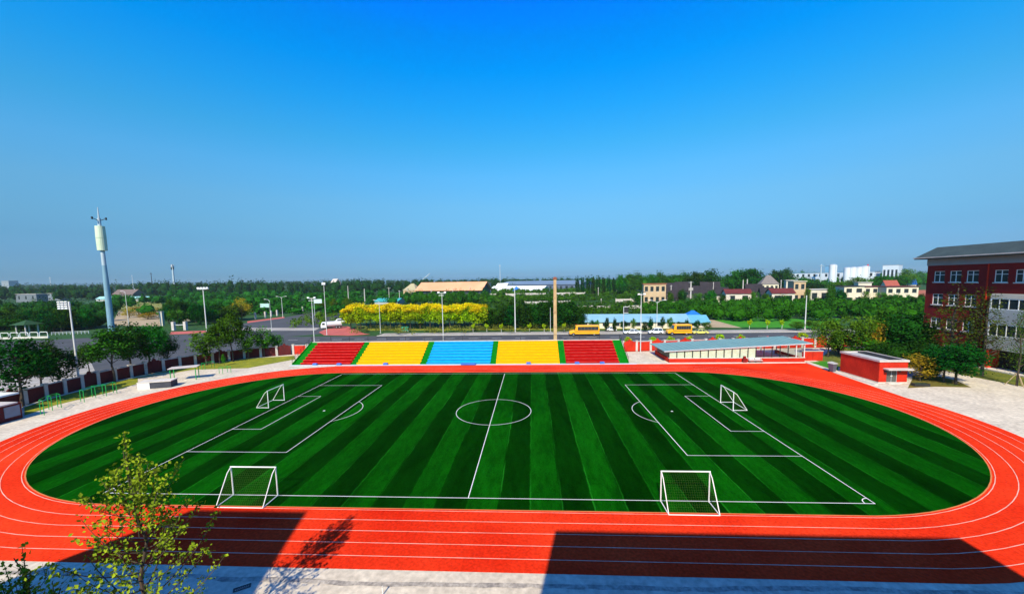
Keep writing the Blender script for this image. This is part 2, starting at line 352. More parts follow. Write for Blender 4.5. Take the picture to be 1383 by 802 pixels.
PROTO = {}
def proto(kind):
    """(crown mesh, trunk mesh, blossom mesh or None) of a tree 8 m tall"""
    if kind in PROTO: return PROTO[kind]
    base = kind.split('#')[0]; rng = np.random.default_rng(sum(map(ord, kind)))
    blossom = None; tm = BARK
    if base == 'street':      # young street tree with open crown
        P = crown_points(4200, 2.3,2.3,2.6,5.4,34,rng,0.34); m = L_MID; size = 0.27; T = trunk_mb(6.6,0.14,9,rng,0.4,1.5)
    elif base == 'streetdark':
        P = crown_points(4600, 2.6,2.6,2.8,5.2,34,rng,0.34); m = L_DARK; size = 0.28; T = trunk_mb(6.4,0.16,9,rng,0.35,1.6)
    elif base == 'slim':      # light young tree
        P = crown_points(2400, 1.35,1.35,2.9,5.0,26,rng,0.36); m = L_YOUNG; size = 0.24; T = trunk_mb(6.8,0.11,8,rng,0.35,1.0)
    elif base == 'dark':      # dense broad tree to the ground
        P = crown_points(6000, 3.0,3.0,3.5,4.4,46,rng,0.36,0.15); m = L_DARK; size = 0.34; T = trunk_mb(6.0,0.2,8,rng,0.3,1.6)
    elif base == 'green':
        P = crown_points(5000, 2.9,2.9,3.3,4.6,42,rng,0.36,0.1); m = L_MID; size = 0.34; T = trunk_mb(6.0,0.18,8,rng,0.3,1.6)
    elif base == 'olive':
        P = crown_points(4200, 2.6,2.6,3.0,4.9,36,rng,0.36); m = L_OLIVE; size = 0.26; T = trunk_mb(6.2,0.15,9,rng,0.3,1.5)
    elif base == 'gold':
        P = crown_points(2400, 2.2,2.2,3.0,4.6,30,rng,0.40); m = L_GOLD; size = 0.24; T = trunk_mb(6.4,0.13,9,rng,0.25,1.5)
    elif base == 'lime':      # crown under flower
        P = crown_points(3600, 2.2,2.2,2.5,4.9,26,rng,0.34); m = L_LIME; size = 0.32; T = trunk_mb(6.0,0.15,7,rng,0.35,1.2)
        Q = crown_points(2000, 2.2,2.2,1.3,6.7,22,rng,0.42); blossom = mesh_of('blossom', mb_from(*leaves(Q,0.30,rng,0.7)), L_FLOWER)
    elif base == 'round':     # clipped ball on a stem
        P = crown_points(600, 2.6,2.6,2.3,5.7,20,rng,0.30); m = L_LIME; size = 0.7; T = trunk_mb(5.6,0.30,3,rng,0.7,0.8); tm = BARKW
    elif base == 'bare':      # tall thin-leaved tree
        P = crown_points(2300, 1.5,1.5,3.4,4.6,44,rng,0.42,0.5); m = L_BROWN; size = 0.12; T = trunk_mb(7.8,0.12,18,rng,0.2,1.2)
    elif base == 'column':
        P = crown_points(1800, 1.1,1.1,3.3,4.4,26,rng,0.34,0.35); m = L_DARK; size = 0.30; T = trunk_mb(6.6,0.12,5,rng,0.2,0.7)
    elif base == 'shrub':     # dome to the ground
        P = crown_points(4200, 3.6,3.6,3.6,3.9,36,rng,0.34); m = L_DARK; size = 0.36; T = trunk_mb(3.5,0.2,6,rng,0.2,1.8)
    V, F = leaves(P, size, rng, 0.6)
    cmb = mb_from(V,F)
    if base in ('dark','green','shrub'): cmb.add(*core(0,0,4.2,1.75,2.1,rng,10,7))
    PROTO[kind] = (mesh_of('crown', cmb, m), mesh_of('trunk', T, tm), blossom); return PROTO[kind]
def tree(kind, loc, h, w, label, group=None, cat='tree', name='tree', rot=None):
    """w = crown width relative to the standard tree of that height"""
    c, t, b = proto(kind)
    r = thing(name, label, cat, loc, random.random()*6.28 if rot is None else rot, group); s = h/8.0; r.scale = (s*w, s*w, s)
    obj('crown', c, None, r); obj('trunk', t, None, r)
    if b: obj('blossom', b, None, r)
    return r
def ptree(kind, u, vb, vt, wpx, label, group=None, name='tree', cat='tree', stdw=None):
    p = at(u, vb); h = hz(p, vt); depth = (p-CAM).dot(fw); wm = wpx*depth/FPX
    base = kind.split('#')[0]
    sw = dict(street=4.7, streetdark=5.2, slim=2.9, dark=6.0, green=5.8, olive=5.4, gold=4.6, lime=4.8, round=5.2, bare=3.2, column=2.4, shrub=7.2)[base]
    return tree(kind, p, h, wm/(sw*h/8.0), label, group, cat, name)
def core(cx, cy, zc, rx, rz, rng, n=8, m=6):
    b = MB().ball((0,0,0),1,1,1,n,m); V = np.array(b.v); V *= (0.82+0.36*rng.random(len(V)))[:,None]
    return V*np.array([rx,rx,rz])+np.array([cx,cy,zc]), b.f
def stuff_wood(name, rows, m, leaf, per, label, cat, spacing):
    """a far wood that reads as one mass: rows of (u0,u1,dist,top row at u0,top row at u1,wobble)"""
    parts = []; rng = np.random.default_rng(sum(map(ord,name+label)))
    for (u0,u1,dist,v0,v1,wob) in rows:
        a = far(u0,dist); b = far(u1,dist); n = max(2,int((b-a).length/spacing)); wv = rng.normal()*3
        for i in range(n):
            f = (i+rng.random()*0.8)/n; u = u0+(u1-u0)*f; d = dist*(1+0.12*(rng.random()-0.5)); p = far(u,d)
            v = v0+(v1-v0)*f+wob*(0.6*rng.normal()+math.sin(f*17+wv)+0.6*math.sin(f*41+wv*2))*0.5
            h = max(2.0,hz(p,v)); rad = spacing*(0.6+0.35*rng.random())
            P = crown_points(int(per*2.6), rad,rad,h*0.50,h*0.50,12,rng,0.42); P[:,0]+=p.x; P[:,1]+=p.y
            P = P[P[:,2]>0.1]; parts.append(leaves(P, 0.74*leaf*(0.8+0.4*rng.random()), rng, 0.6))
            if h > 4: parts.append(core(p.x,p.y,h*0.48,rad*0.60,h*0.33,rng,10,7))
    o = obj(name, join(parts), m); o['kind'] = 'stuff'; tag(o, label, cat); return o
# ------------------------------------------------------------------ the setting
g = MB(); g.add([(-4500,-300,-0.06),(4500,-300,-0.06),(4500,4500,-0.06),(-4500,4500,-0.06)], [(0,1,2,3)]); structure('ground', g, SOIL)
structure('campus_concrete', sheet([(-69,-75),(-69.4,2.6),(-71,13),(-70.4,21),(-67.2,29),(-61.8,35.8),(-52.5,40.6),(28,40.9),(43,43.2),(69,44.2),(110,46),(110,-75)], 0.0), CONC)
SX, SY, SA, SR = 0.08, -0.55, 29.4, 21.55
def stad(off, n=48):
    r = SR+off; pts = []
    for i in range(n+1): a = -PI/2+PI*i/n; pts.append((SX+SA+r*math.cos(a), SY+r*math.sin(a)))
    for i in range(n+1): a = PI/2+PI*i/n; pts.append((SX-SA+r*math.cos(a), SY+r*math.sin(a)))
    return [(x, y+0.035*max(0.0,abs(x)-20)) for x, y in pts]   # as surveyed: the bends lie a little back of the straights
def ring(o0, o1, z):
    a = stad(o0); b = stad(o1); n = len(a); mb = MB()
    mb.add([(p[0],p[1],z) for p in a]+[(p[0],p[1],z) for p in b], [(i,i+n,(i+1)%n+n,(i+1)%n) for i in range(n)]); return mb
structure('running_track', sheet(stad(6.15), 0.008), TRACK)
structure('sprint_straight', sheet([(-30,20),(58.3,20),(57.9,8),(57.9,27.4),(-44,27.4)][0:1]+[(56.6,4),(58.6,27.9),(-36,27.4)], 0.004), TRACK)
structure('turf_pitch', sheet(stad(0.0), 0.016), TURF)
structure('track_kerb', ring(-0.03, 0.06, 0.022), mat('kerb_line', (0.62,0.20,0.05), (0.5,0.15,0.04), rough=0.8))
ll = MB()
for k in range(5):
    r_ = ring(0.20+1.2*k, 0.20+1.2*k+0.052, 0.014); ll.add(r_.v, r_.f)
r_ = ring(5.93, 6.0, 0.014)
for dx in (46.0, -46.0, 10.0, -38.0):   # start and relay ticks
    pass
structure('lane_markings', ll, mat('lane_paint',(0.72,0.47,0.37),(0.60,0.28,0.20),scale=0.8,rough=.9,spec=0.0))
curb = MB(); 
cl = [(24.8,28.2),(58.9,28.2),(58.3,20.9),(58.4,12.2)]
for a, b in zip(cl, cl[1:]):
    d = (Vector(b)-Vector(a)).normalized(); n_ = Vector((-d.y,d.x))*0.28
    curb.hexa([(a[0]-n_.x,a[1]-n_.y,0),(b[0]-n_.x,b[1]-n_.y,0),(b[0]+n_.x,b[1]+n_.y,0),(a[0]+n_.x,a[1]+n_.y,0)], [(a[0]-n_.x,a[1]-n_.y,.10),(b[0]-n_.x,b[1]-n_.y,.10),(b[0]+n_.x,b[1]+n_.y,.10),(a[0]+n_.x,a[1]+n_.y,.10)])
structure('curb', curb, CONC2)
# pitch markings
PL, PWD, BD, BW, GD, GW, CRD = 30.69, 20.25, 10.67, 12.5, 3.59, 6.47, 4.9
pm = MB(); LW = 0.032
def line(a, b, z=0.024):
    a = Vector(a); b = Vector(b); d = (b-a).normalized(); n_ = Vector((-d.y,d.x))*LW; a = a-d*LW; b = b+d*LW
    pm.add([(a.x-n_.x,a.y-n_.y,z),(b.x-n_.x,b.y-n_.y,z),(b.x+n_.x,b.y+n_.y,z),(a.x+n_.x,a.y+n_.y,z)], [(0,1,2,3)])
def arc(c, r, a0, a1, n=40, z=0.024):
    for i in range(n):
        a, b = a0+(a1-a0)*i/n, a0+(a1-a0)*(i+1)/n
        pm.add([(c[0]+(r-LW)*math.cos(a),c[1]+(r-LW)*math.sin(a),z),(c[0]+(r+LW)*math.cos(a),c[1]+(r+LW)*math.sin(a),z),(c[0]+(r+LW)*math.cos(b),c[1]+(r+LW)*math.sin(b),z),(c[0]+(r-LW)*math.cos(b),c[1]+(r-LW)*math.sin(b),z)], [(0,1,2,3)])
line((-PL,-PWD),(PL,-PWD)); line((-PL,PWD),(PL,PWD), 0.0244)
for s in (-1,1):
    z = 0.0248
    line((s*PL,-PWD),(s*PL,PWD), z); line((s*PL,-BW),(s*(PL-BD),-BW)); line((s*PL,BW),(s*(PL-BD),BW)); line((s*(PL-BD),-BW),(s*(PL-BD),BW), z)
    line((s*PL,-GW),(s*(PL-GD),-GW)); line((s*PL,GW),(s*(PL-GD),GW)); line((s*(PL-GD),-GW),(s*(PL-GD),GW), z)
    sp = PL-7.7; h_ = math.acos((sp-(PL-BD))/4.9)
    arc((s*sp,0), 4.9, PI-h_ if s > 0 else -h_, PI+h_ if s > 0 else h_, 24)
    pm.add([(s*sp+0.16*math.cos(q*PI/4),0.16*math.sin(q*PI/4),0.024) for q in range(8)], [tuple(range(8))])
    arc((s*PL,-PWD), 0.7, PI/2 if s > 0 else 0, PI if s > 0 else PI/2, 8, 0.0252)
line((0,-PWD),(0,PWD), 0.0248); arc((0,0), CRD, 0, 2*PI, 72)
structure('pitch_markings', pm, PAINT)
# drain strip along the near edge of the track
dk = MB()
xs = np.linspace(-66,66,200); rg = np.random.default_rng(4); e1 = -28.55+0.13*np.cumsum(rg.normal(size=200))*0.25; e1 = np.clip(e1,-28.9,-28.3); e2 = e1-0.26-0.12*rg.random(200)
dk.add([(x,a,0.006) for x,a in zip(xs,e1)]+[(x,b,0.006) for x,b in zip(xs,e2)], [(i,i+200,i+201,i+1) for i in range(199)])
structure('drain_channel', dk, DRAINC)
# roads and ground zones beyond the campus
structure('road', sheet([(-75,57.5),(420,57.5),(420,71),(-75,71)], -0.030), ASPH)
structure('road_junction', sheet([(-75,57),(-75,71),(-66,78)]+pix((440,440),(330,447),(240,452),(120,456),(0,462))+[(-260,30),(-260,-60),(-71,-60),(-72,2.6),(-73,13),(-72.6,21),(-69,30),(-63,37.5),(-54,42),(-54,57)], -0.034), ASPH)
structure('parking_lot', sheet(pix((-260,600),(-60,520),(0,500),(70,489),(120,483),(128,500),(70,520),(0,545),(-120,600)), -0.030), PAVE)
structure('side_road', sheet(pix((318,447),(300,444),(335,435.5),(383,429),(430,420),(466,414),(474,415),(466,428),(462,436),(446,441)), -0.026), ASPH)
structure('crossing_strip', sheet(pix((300,446.6),(425,446.2),(432,442.6),(318,442.6)), -0.022), PAVE)
structure('far_pavement', sheet([(-45,71.15),(420,71.15),(420,77.3),(-45,77.3)], -0.010), PAVE)
kb = MB(); kb.box(-45,420,71.0,71.15,-0.06,0.09); structure('road_kerb', kb, CONC2)
structure('near_pavement', sheet([(-54,43),(27,43),(110,47.5),(110,57.3),(-54,57.3)], -0.014), PAVE)
mk = MB()
for x in range(-70,140,7): mk.box(x,x+3,64.0,64.18,-0.024,-0.022)
for (u,v) in ((0,505),(0,512),(0,519),(10,526)):
    a = at(u-120,v+22); b = at(u+55,v-4.5); d=(b-a).normalized(); n_=Vector((-d.y,d.x,0))*0.12
    mk.add([a-n_+Vector((0,0,-.026)),b-n_+Vector((0,0,-.026)),b+n_+Vector((0,0,-.026)),a+n_+Vector((0,0,-.026))],[(0,1,2,3)])
structure('road_markings', mk, PAINT)
structure('plaza', sheet(pix((430.5,448.5),(440,444.6),(454,441),(470,440.5),(492,450.2),(500,451.3),(470,453.2),(438,452.6)), -0.006), REDPAVE)
structure('meadow', sheet(pix((950,441.2),(1130,443.0),(1135,430),(980,431),(948,432.5)), -0.018), MEADOW)
structure('sand_path', sheet(pix((944,441.8),(1002,442.6),(962,431.5),(954,431.5),(962,435),(940,438)), -0.012), SAND)
structure('verge', sheet(pix((500,446.5),(790,445),(930,443.6),(930,440),(640,440),(480,440)), -0.020), LAWN)
structure('sand_yard', sheet(pix((150,440),(222,440),(222,420),(160,420)), -0.022), SAND)
structure('dry_field', sheet(pix((155,419),(222,419),(215,404),(158,404)), -0.026), mat('dry_grass',(0.26,0.25,0.06),(0.16,0.18,0.04),scale=0.06,rough=1,fine=0.4,fine_amt=0.35))
structure('red_verge', sheet(pix((229,451.6),(283,449.5),(283,446),(231,448)), -0.020), REDPAVE)
structure('red_curb', sheet(pix((334,436),(384,429.3),(384,427.6),(334,433.8)), -0.018), REDPAVE)
structure('lawn', sheet(pix((33,561),(75,547),(110,538.5),(145,530.5),(186,518),(186,509.5),(150,517),(110,527.5),(70,538),(33,550)), 0.02), LAWN)
structure('back_lawn', sheet(pix((30,548),(80,533),(130,521),(200,505.5),(262,494),(335,484.2),(397,480.2),(399,485),(335,497),(262,499),(205,508),(150,515.5),(110,525.5),(33,547.5)), 0.016), LAWN)
lc = MB()
lp = pix((33,549.5),(70,537.7),(110,527),(150,516.5),(186,509),(230,503))
for a, b in zip(lp, lp[1:]):
    d = (b-a).normalized(); n_ = Vector((-d.y,d.x,0))*0.16; z1 = Vector((0,0,.12))
    lc.hexa([a-n_,b-n_,b+n_,a+n_],[a-n_+z1,b-n_+z1,b+n_+z1,a+n_+z1])
structure('lawn_curb', lc, CONC2)
structure('yard_lawn', sheet(pix((1226,524),(1262,522),(1312,523),(1290,513),(1256,506),(1232,506),(1232,512)), 0.016), mat('dry_lawn',(0.20,0.12,0.015),(0.06,0.09,0.008),scale=0.35,rough=1,fine=4,fine_amt=0.3))
structure('school_lawn', sheet([(86.2,36),(86.2,-6),(80.5,-6),(78.5,10),(77,20),(75,26),(62,24),(62,30),(76,44),(90,44)], 0.012), mat('yard_grass',(0.16,0.16,0.012),(0.07,0.10,0.010),scale=0.3,rough=1,fine=4,fine_amt=0.3))
structure('yard_path', sheet([(65,22.6),(76,23.2),(78,19.8),(70,18.2),(66,17)], 0.020), PAVE)
structure('corner_lawn', sheet(pix((1094,489),(1117,487.6),(1132,493),(1132,500),(1120,497.5)), 0.016), MEADOW)

# ------------------------------------------------------------------ goals
def goal(loc, rotz, w, label, net=True):
    """opening faces local +Y, posts on y=0, the net runs back to y=-1.75"""
    t = thing('football_goal', label, 'goal', loc, rotz, 'portable goals on the pitch'); H, D, T = 2.42, 1.75, 0.42; r = 0.05; x = w/2
    for s in (-1,1):
        obj('post', MB().tube((s*x,0,0),(s*x,0,H),r), STEELW, t)
        obj('side_frame', MB().tube((s*x,0,H),(s*x,-T,H-0.32),r*0.7).tube((s*x,-T,H-0.32),(s*x,-D,0.05),r*0.7).tube((s*x,-D,0.05),(s*x,0,0.05),r*0.7), STEELW, t)
    obj('crossbar', MB().tube((-x-r,0,H),(x+r,0,H),r*1.05), STEELW, t)
    obj('ground_bar', MB().tube((-x,-D,0.05),(x,-D,0.05),r*0.7), STEELW, t)
    n = MB(); q = 0.003
    prof = [(0,H),(-T,H-0.32),(-D,0.05)]
    L = [0]; 
    for a, b in zip(prof, prof[1:]): L.append(L[-1]+math.hypot(b[0]-a[0], b[1]-a[1]))
    def pp(s):
        k = 0 if s < L[1] else 1; f = (s-L[k])/(L[k+1]-L[k]); a, b = prof[k], prof[k+1]; return (a[0]+(b[0]-a[0])*f, a[1]+(b[1]-a[1])*f)
    m = int(w/0.16)
    for i in range(m+1):
        xx = -x+w*i/m; n.path([(xx,)+prof[0],(xx,)+prof[1],(xx,)+prof[2]], q, 3)
    m = int(L[2]/0.16)
    for i in range(1,m):
        p = pp(L[2]*i/m); n.tube((-x,)+p,(x,)+p,q,q,3,False)
        for s in (-1,1):
            n.tube((s*x,0,p[1]),(s*x,)+p,q,q,3,False)
    obj('net', n, NETM, t)
goal((-17.45,-20.32,0.02), 0.0, 3.75, 'white goal on the near touchline beside the leafy young tree, half over building shadow')
goal((16.72,-20.36,0.02), 0.0, 3.6, 'white goal on the near touchline at the right, its net catching sunlight')
goal((30.75,1.9,0.02), PI/2, 3.3, 'white goal on the right end line in front of the small red brick hut')
goal((-31.5,2.75,0.02), -PI/2, 3.4, 'white goal on the left end line, beyond the long thin goal area')

# ------------------------------------------------------------------ grandstand
st = thing('grandstand', 'open tiered grandstand painted in red, yellow and blue blocks behind the far straight', 'grandstand', (0,28.3,0))
ROWS, TRD, RIS = 8, 0.95, 0.45
def stair_profile(rows, trd, ris, back):
    pr = [(0,0)]
    for i in range(rows): pr += [(i*trd,(i+1)*ris),((i+1)*trd,(i+1)*ris)]
    pr += [(back,rows*ris),(back,0)] if back > rows*trd else [(rows*trd,0)]
    return pr
def fx_(z): return at(380+z/2.881, 0)
def front_x(zx):
    u = 380+zx/2.881; d = ray(u, 492.5); t = (28.3-CAM.y)/d.y; return CAM.x+d.x*t
E_ = [front_x(z) for z in (45,75,270,293,540,565,813,835,1083,1108,1315,1348)]
cols = [GRN,RED,GRN,YEL,GRN,CYAN,GRN,YEL,GRN,RED,GRN]
prof = stair_profile(ROWS,TRD,RIS,ROWS*TRD)
for i, c in enumerate(cols):
    x0, x1 = E_[i]+0.004, E_[i+1]-0.004
    if c is GRN:
        pf = stair_profile(ROWS*2,TRD/2,RIS/2,ROWS*TRD); obj('stair_aisle', MB().xprism(pf,x0,x1), c, st)
    else:
        s_ = obj('seating_block', MB().xprism(prof,x0,x1), c, st)
        lip = MB()
        for k in range(ROWS): lip.box(x0,x1,k*TRD-(0.05 if c is YEL else 0.19),k*TRD-0.003,(k+1)*RIS-0.07,(k+1)*RIS+0.012)
        for k in range(ROWS): lip.box(x0,x1,k*TRD-0.003,k*TRD+0.10,(k+1)*RIS+0.003,(k+1)*RIS+0.014)
        edge = {RED: mat('pale_red_edge',(0.72,0.07,0.055),(0.50,0.012,0.012),scale=1.5,rough=.8,spec=.05), YEL: mat('pale_yellow_edge',(0.86,0.42,0.006),(0.77,0.365,0.003),scale=1.5,rough=.8,spec=.05), CYAN: mat('pale_blue_edge',(0.03,0.44,0.72),(0.015,0.36,0.64),scale=1.5,rough=.6)}[c]  # paler tint of the block colour along each row's front edge
        obj('bench_edge', lip, edge, s_)
bw = MB(); bw.box(E_[0],E_[-1],ROWS*TRD+0.003,ROWS*TRD+0.25,0,ROWS*RIS+0.16); obj('back_wall', bw, COPING, st)
for x in (E_[0]-0.22, E_[-1]+0.01):
    pr = [(0,0),(0,0.35),(ROWS*TRD,ROWS*RIS+0.2),(ROWS*TRD+0.25,ROWS*RIS+0.2),(ROWS*TRD+0.25,0)]
    obj('side_wall', MB().xprism(pr,x,x+0.2), GRN, st)
obj('base_strip', MB().box(E_[0]-0.3,E_[-1]+1.6,-0.75,-0.05,0,0.09), mat('pale_blue_strip',(0.50,0.55,0.62),(0.42,0.48,0.56),rough=.8), st)
rl = MB(); yb = ROWS*TRD+0.13; zt = ROWS*RIS+0.16
for k in range(17):
    x = E_[0]+(E_[-1]-E_[0])*k/16; rl.box(x-0.035,x+0.035,yb-0.035,yb+0.035,zt,zt+1.15)
rl.tube((E_[0],yb,zt+1.13),(E_[-1],yb,zt+1.13),0.03,None,5); rl.tube((E_[0],yb,zt+0.6),(E_[-1],yb,zt+0.6),0.014,None,4)
obj('railing', rl, DARKM, st)
for x in (E_[0]-0.12, E_[-1]+0.11):
    sr = MB(); n_ = 7
    for k in range(n_+1):
        y = ROWS*TRD*k/n_; z = 0.33+(ROWS*RIS-0.15)*k/n_; sr.box(x-0.03,x+0.03,y-0.03,y+0.03,z,z+1.05)
        if k:
            y0 = ROWS*TRD*(k-1)/n_; z0 = 0.33+(ROWS*RIS-0.15)*(k-1)/n_
            sr.tube((x,y0,z0+1.03),(x,y,z+1.03),0.03,None,5); sr.tube((x,y0,z0+0.55),(x,y,z+0.55),0.02,None,4)
    obj('side_railing', sr, DARKM, st)
where = ['small blue block at the foot of the left red seats, nearest the left boundary wall','small blue block at the foot of the left red seats, nearer the yellow seats','small blue block at the foot of the left yellow seats','small blue block at the foot of the right yellow seats','small blue block at the foot of the right red seats, nearer the yellow seats','small blue block at the foot of the right red seats, nearest the glazed shed']
for z, wh in zip((135,228,408,962,1150,1247), where):
    x = front_x(z); o = obj('step_box', MB().box(-0.45,0.45,-0.26,0.26,0,0.34).box(-0.38,0.38,-0.20,0.20,0.342,0.40), BLUEB, loc=(x,27.95,0.092), bevel=0.02)
    tag(o, wh, 'block', 'blue blocks at the foot of the stand')
o = obj('blue_mat', MB().box(-1.5,1.5,-0.5,0.5,0,0.22), BLUEB, loc=(front_x(790)-3.2,27.75,0.092), bevel=0.03); tag(o, 'flat blue mat lying at the foot of the light blue seating block', 'mat')

# ------------------------------------------------------------------ perimeter walls
def wall(label, pts, step, h, panel_m, pier_m, cap_m, arches, name='boundary_wall'):
    a0 = Vector((*pts[0],0)); t = thing(name, label, 'wall', a0)
    P = [Vector((*p,0))-a0 for p in pts]; k = 0
    for a, b in zip(P, P[1:]):
        L = (b-a).length; n = max(1,round(L/step)); d = (b-a)/n; dn = d.normalized(); nr = Vector((-dn.y,dn.x,0))
        for i in range(n):
            p = a+d*i; q = p+d
            def blk(mb, s0, s1, th, z0, z1):
                u0 = p+dn*s0; u1 = p+dn*s1; w = nr*th
                mb.hexa([u0-w+Vector((0,0,z0)),u1-w+Vector((0,0,z0)),u1+w+Vector((0,0,z0)),u0+w+Vector((0,0,z0))],[u0-w+Vector((0,0,z1)),u1-w+Vector((0,0,z1)),u1+w+Vector((0,0,z1)),u0+w+Vector((0,0,z1))])
            m = MB(); blk(m, -0.24, 0.24, 0.24, 0, h+0.02); blk(m, -0.30, 0.30, 0.30, h+0.022, h+0.14); obj('pier', m, pier_m, t)
            Ls = d.length
            m = MB(); blk(m, 0.243, Ls-0.243, 0.11, 0, h-0.16)
            if (k+2) % arches == 0:      # raised centre with a small stepped crest
                blk(m, Ls/2-0.85, Ls/2+0.85, 0.112, h-0.158, h+0.06); blk(m, Ls/2-0.30, Ls/2+0.30, 0.115, h+0.062, h+0.32); blk(m, Ls/2-0.16, Ls/2+0.16, 0.118, h+0.322, h+0.48)
                pn = obj('panel', m, panel_m, t)
            else:
                pn = obj('panel', m, panel_m, t); c = MB(); blk(c, 0.245, Ls-0.245, 0.17, h-0.157, h-0.06); obj('coping', c, cap_m, pn)
            k += 1
    return t
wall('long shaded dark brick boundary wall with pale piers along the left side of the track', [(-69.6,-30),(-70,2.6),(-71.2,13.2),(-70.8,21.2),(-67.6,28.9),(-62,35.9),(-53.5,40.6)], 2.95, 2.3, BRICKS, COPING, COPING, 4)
wall('sunlit red brick boundary wall with raised crests between the grandstand and the road', [(26.2,41.2),(43,43.4),(69,44.6),(98,48.5)], 3.3, 2.4, BRICK, COPING, COPING, 2)
wall('short red brick wall closing the gap at the left end of the grandstand', [(-53.2,40.7),(-46.5,41.0)], 3.3, 2.3, BRICK, COPING, COPING, 9)

# ------------------------------------------------------------------ glazed canopy building
gs = thing('glass_shed', 'long low glazed shed on a red brick plinth under a sloping blue grey sheet roof', 'shed', (32.6,28.75,0))
GX = 26.3
pl = MB(); pl.box(0,GX,0,0.3,0,0.86); pl.box(0,0.3,0.303,9.0,0,0.86); pl.box(GX-0.3,GX,0.303,9.0,0,0.86); obj('plinth', pl, BRICK, gs)
cp = MB(); cp.box(-0.06,GX+0.06,-0.06,0.36,0.863,0.97); obj('plinth_coping', cp, CONC2, gs)
obj('floor', MB().box(0.31,GX-0.31,0.31,8.9,0.02,0.08), CONC2, gs)
def rz_(x, y): return 2.30+1.32*(x/GX)+0.05*y/9.0
gl = MB(); gl.add([(0,0.15,0.97),(GX,0.15,0.97),(GX,0.15,rz_(GX,0)-0.02),(0,0.15,rz_(0,0)-0.02)],[(0,1,2,3)]); gl.add([(GX-.15,.15,.97),(GX-.15,8.8,.97),(GX-.15,8.8,rz_(GX,8.8)-.02),(GX-.15,.15,rz_(GX,0)-.02)],[(0,1,2,3)]); gl.add([(.15,.15,.97),(.15,8.8,.97),(.15,8.8,rz_(0,8.8)-.02),(.15,.15,rz_(0,0)-.02)],[(0,1,2,3)])
obj('glazing', gl, CLEAR, gs)
for k in range(18):
    x = 0.05+(GX-0.1)*k/17; m = MB(); m.box(x-0.05,x+0.05,0.06,0.24,0.972,rz_(x,0)-0.01); obj('mullion', m, STEELW if k in (16,17) else DARKM, gs)
for k in range(9):
    x = 0.05+(GX-0.1)*k/8; m = MB(); m.box(x-0.05,x+0.05,8.7,8.9,0.08,rz_(x,8.8)-0.01); obj('rear_post', m, COPING, gs)
for k in range(11):  # pale panels added behind the glass so it looks frosted and bright
    x = 0.05+(GX-0.1)*k/17; x2 = 0.05+(GX-0.1)*(k+1)/17; obj('pale_backing', MB().hexa([(x+.10,.20,.98),(x2-.10,.20,.98),(x2-.10,.23,.98),(x+.10,.23,.98)],[(x+.10,.20,rz_(x,0)-.03),(x2-.10,.20,rz_(x2,0)-.03),(x2-.10,.23,rz_(x2,0)-.03),(x+.10,.23,rz_(x,0)-.03)]), mat('frosted_pale',(0.72,0.76,0.62),(0.60,0.66,0.50),scale=2.5,rough=.8), gs)
bp = MB(); bp.box(0.3,GX*0.62,8.5,8.66,0.08,2.2); obj('rear_wall', bp, WHITER, gs)
rf = MB(); ov = 0.10
for (xa,xb) in ((-1.0,GX+1.3),):
    c = [(xa,-ov),(xb,-ov),(xb,9.1),(xa,9.1)]
    rf.hexa([(x,y,rz_(x,y)) for x,y in c],[(x,y,rz_(x,y)+0.14) for x,y in c])
rob = obj('roof', rf, SHEDR, gs)
rs = MB()
for k in range(1,28):
    x = -1.0+(GX+2.3)*k/28; a, b = rz_(x,-ov)+0.142, rz_(x,9.1)+0.142
    rs.hexa([(x-.03,-ov,a),(x+.03,-ov,a),(x+.03,9.1,b),(x-.03,9.1,b)],[(x-.03,-ov,a+.04),(x+.03,-ov,a+.04),(x+.03,9.1,b+.04),(x-.03,9.1,b+.04)])
obj('roof_seam', rs, SHEDR, rob)
fs = MB(); fs.hexa([(-1.02,-ov-.05,rz_(-1,0)-.03),(GX+1.32,-ov-.05,rz_(GX+1.3,0)-.03),(GX+1.32,-ov-.003,rz_(GX+1.3,0)-.03),(-1.02,-ov-.003,rz_(-1,0)-.03)],[(-1.02,-ov-.05,rz_(-1,0)+.16),(GX+1.32,-ov-.05,rz_(GX+1.3,0)+.16),(GX+1.32,-ov-.003,rz_(GX+1.3,0)+.16),(-1.02,-ov-.003,rz_(-1,0)+.16)])
obj('fascia', fs, GALV, rob)
b = thing('bench', 'white slatted bench standing against the brick plinth of the glazed shed', 'bench', (at(1016,488.5).x,28.25,0.1))
s = MB()
for k in range(3): s.box(-1.3,1.3,-0.28+k*0.17,-0.14+k*0.17,0.42,0.47)
obj('seat', s, STEELW, b); s = MB()
for k in range(2): s.box(-1.3,1.3,0.24,0.28,0.60+k*0.16,0.72+k*0.16)
obj('backrest', s, STEELW, b)
for x in (-1.15,0,1.15): obj('leg', MB().box(x-.04,x+.04,-.26,-.2,0,.418).box(x-.04,x+.04,.18,.238,0,.88).box(x-.04,x+.04,-.198,.178,.36,.416), DARKM, b)
c = obj('brick_stub', MB().box(-.35,.35,-.25,.25,0,0.75).box(-.2,.2,-.18,.18,.752,1.25), BRICKD, loc=(at(1001.5,488.5).x,28.3,0.1)); tag(c, 'small stepped dark red pillar beside the white bench', 'pillar')

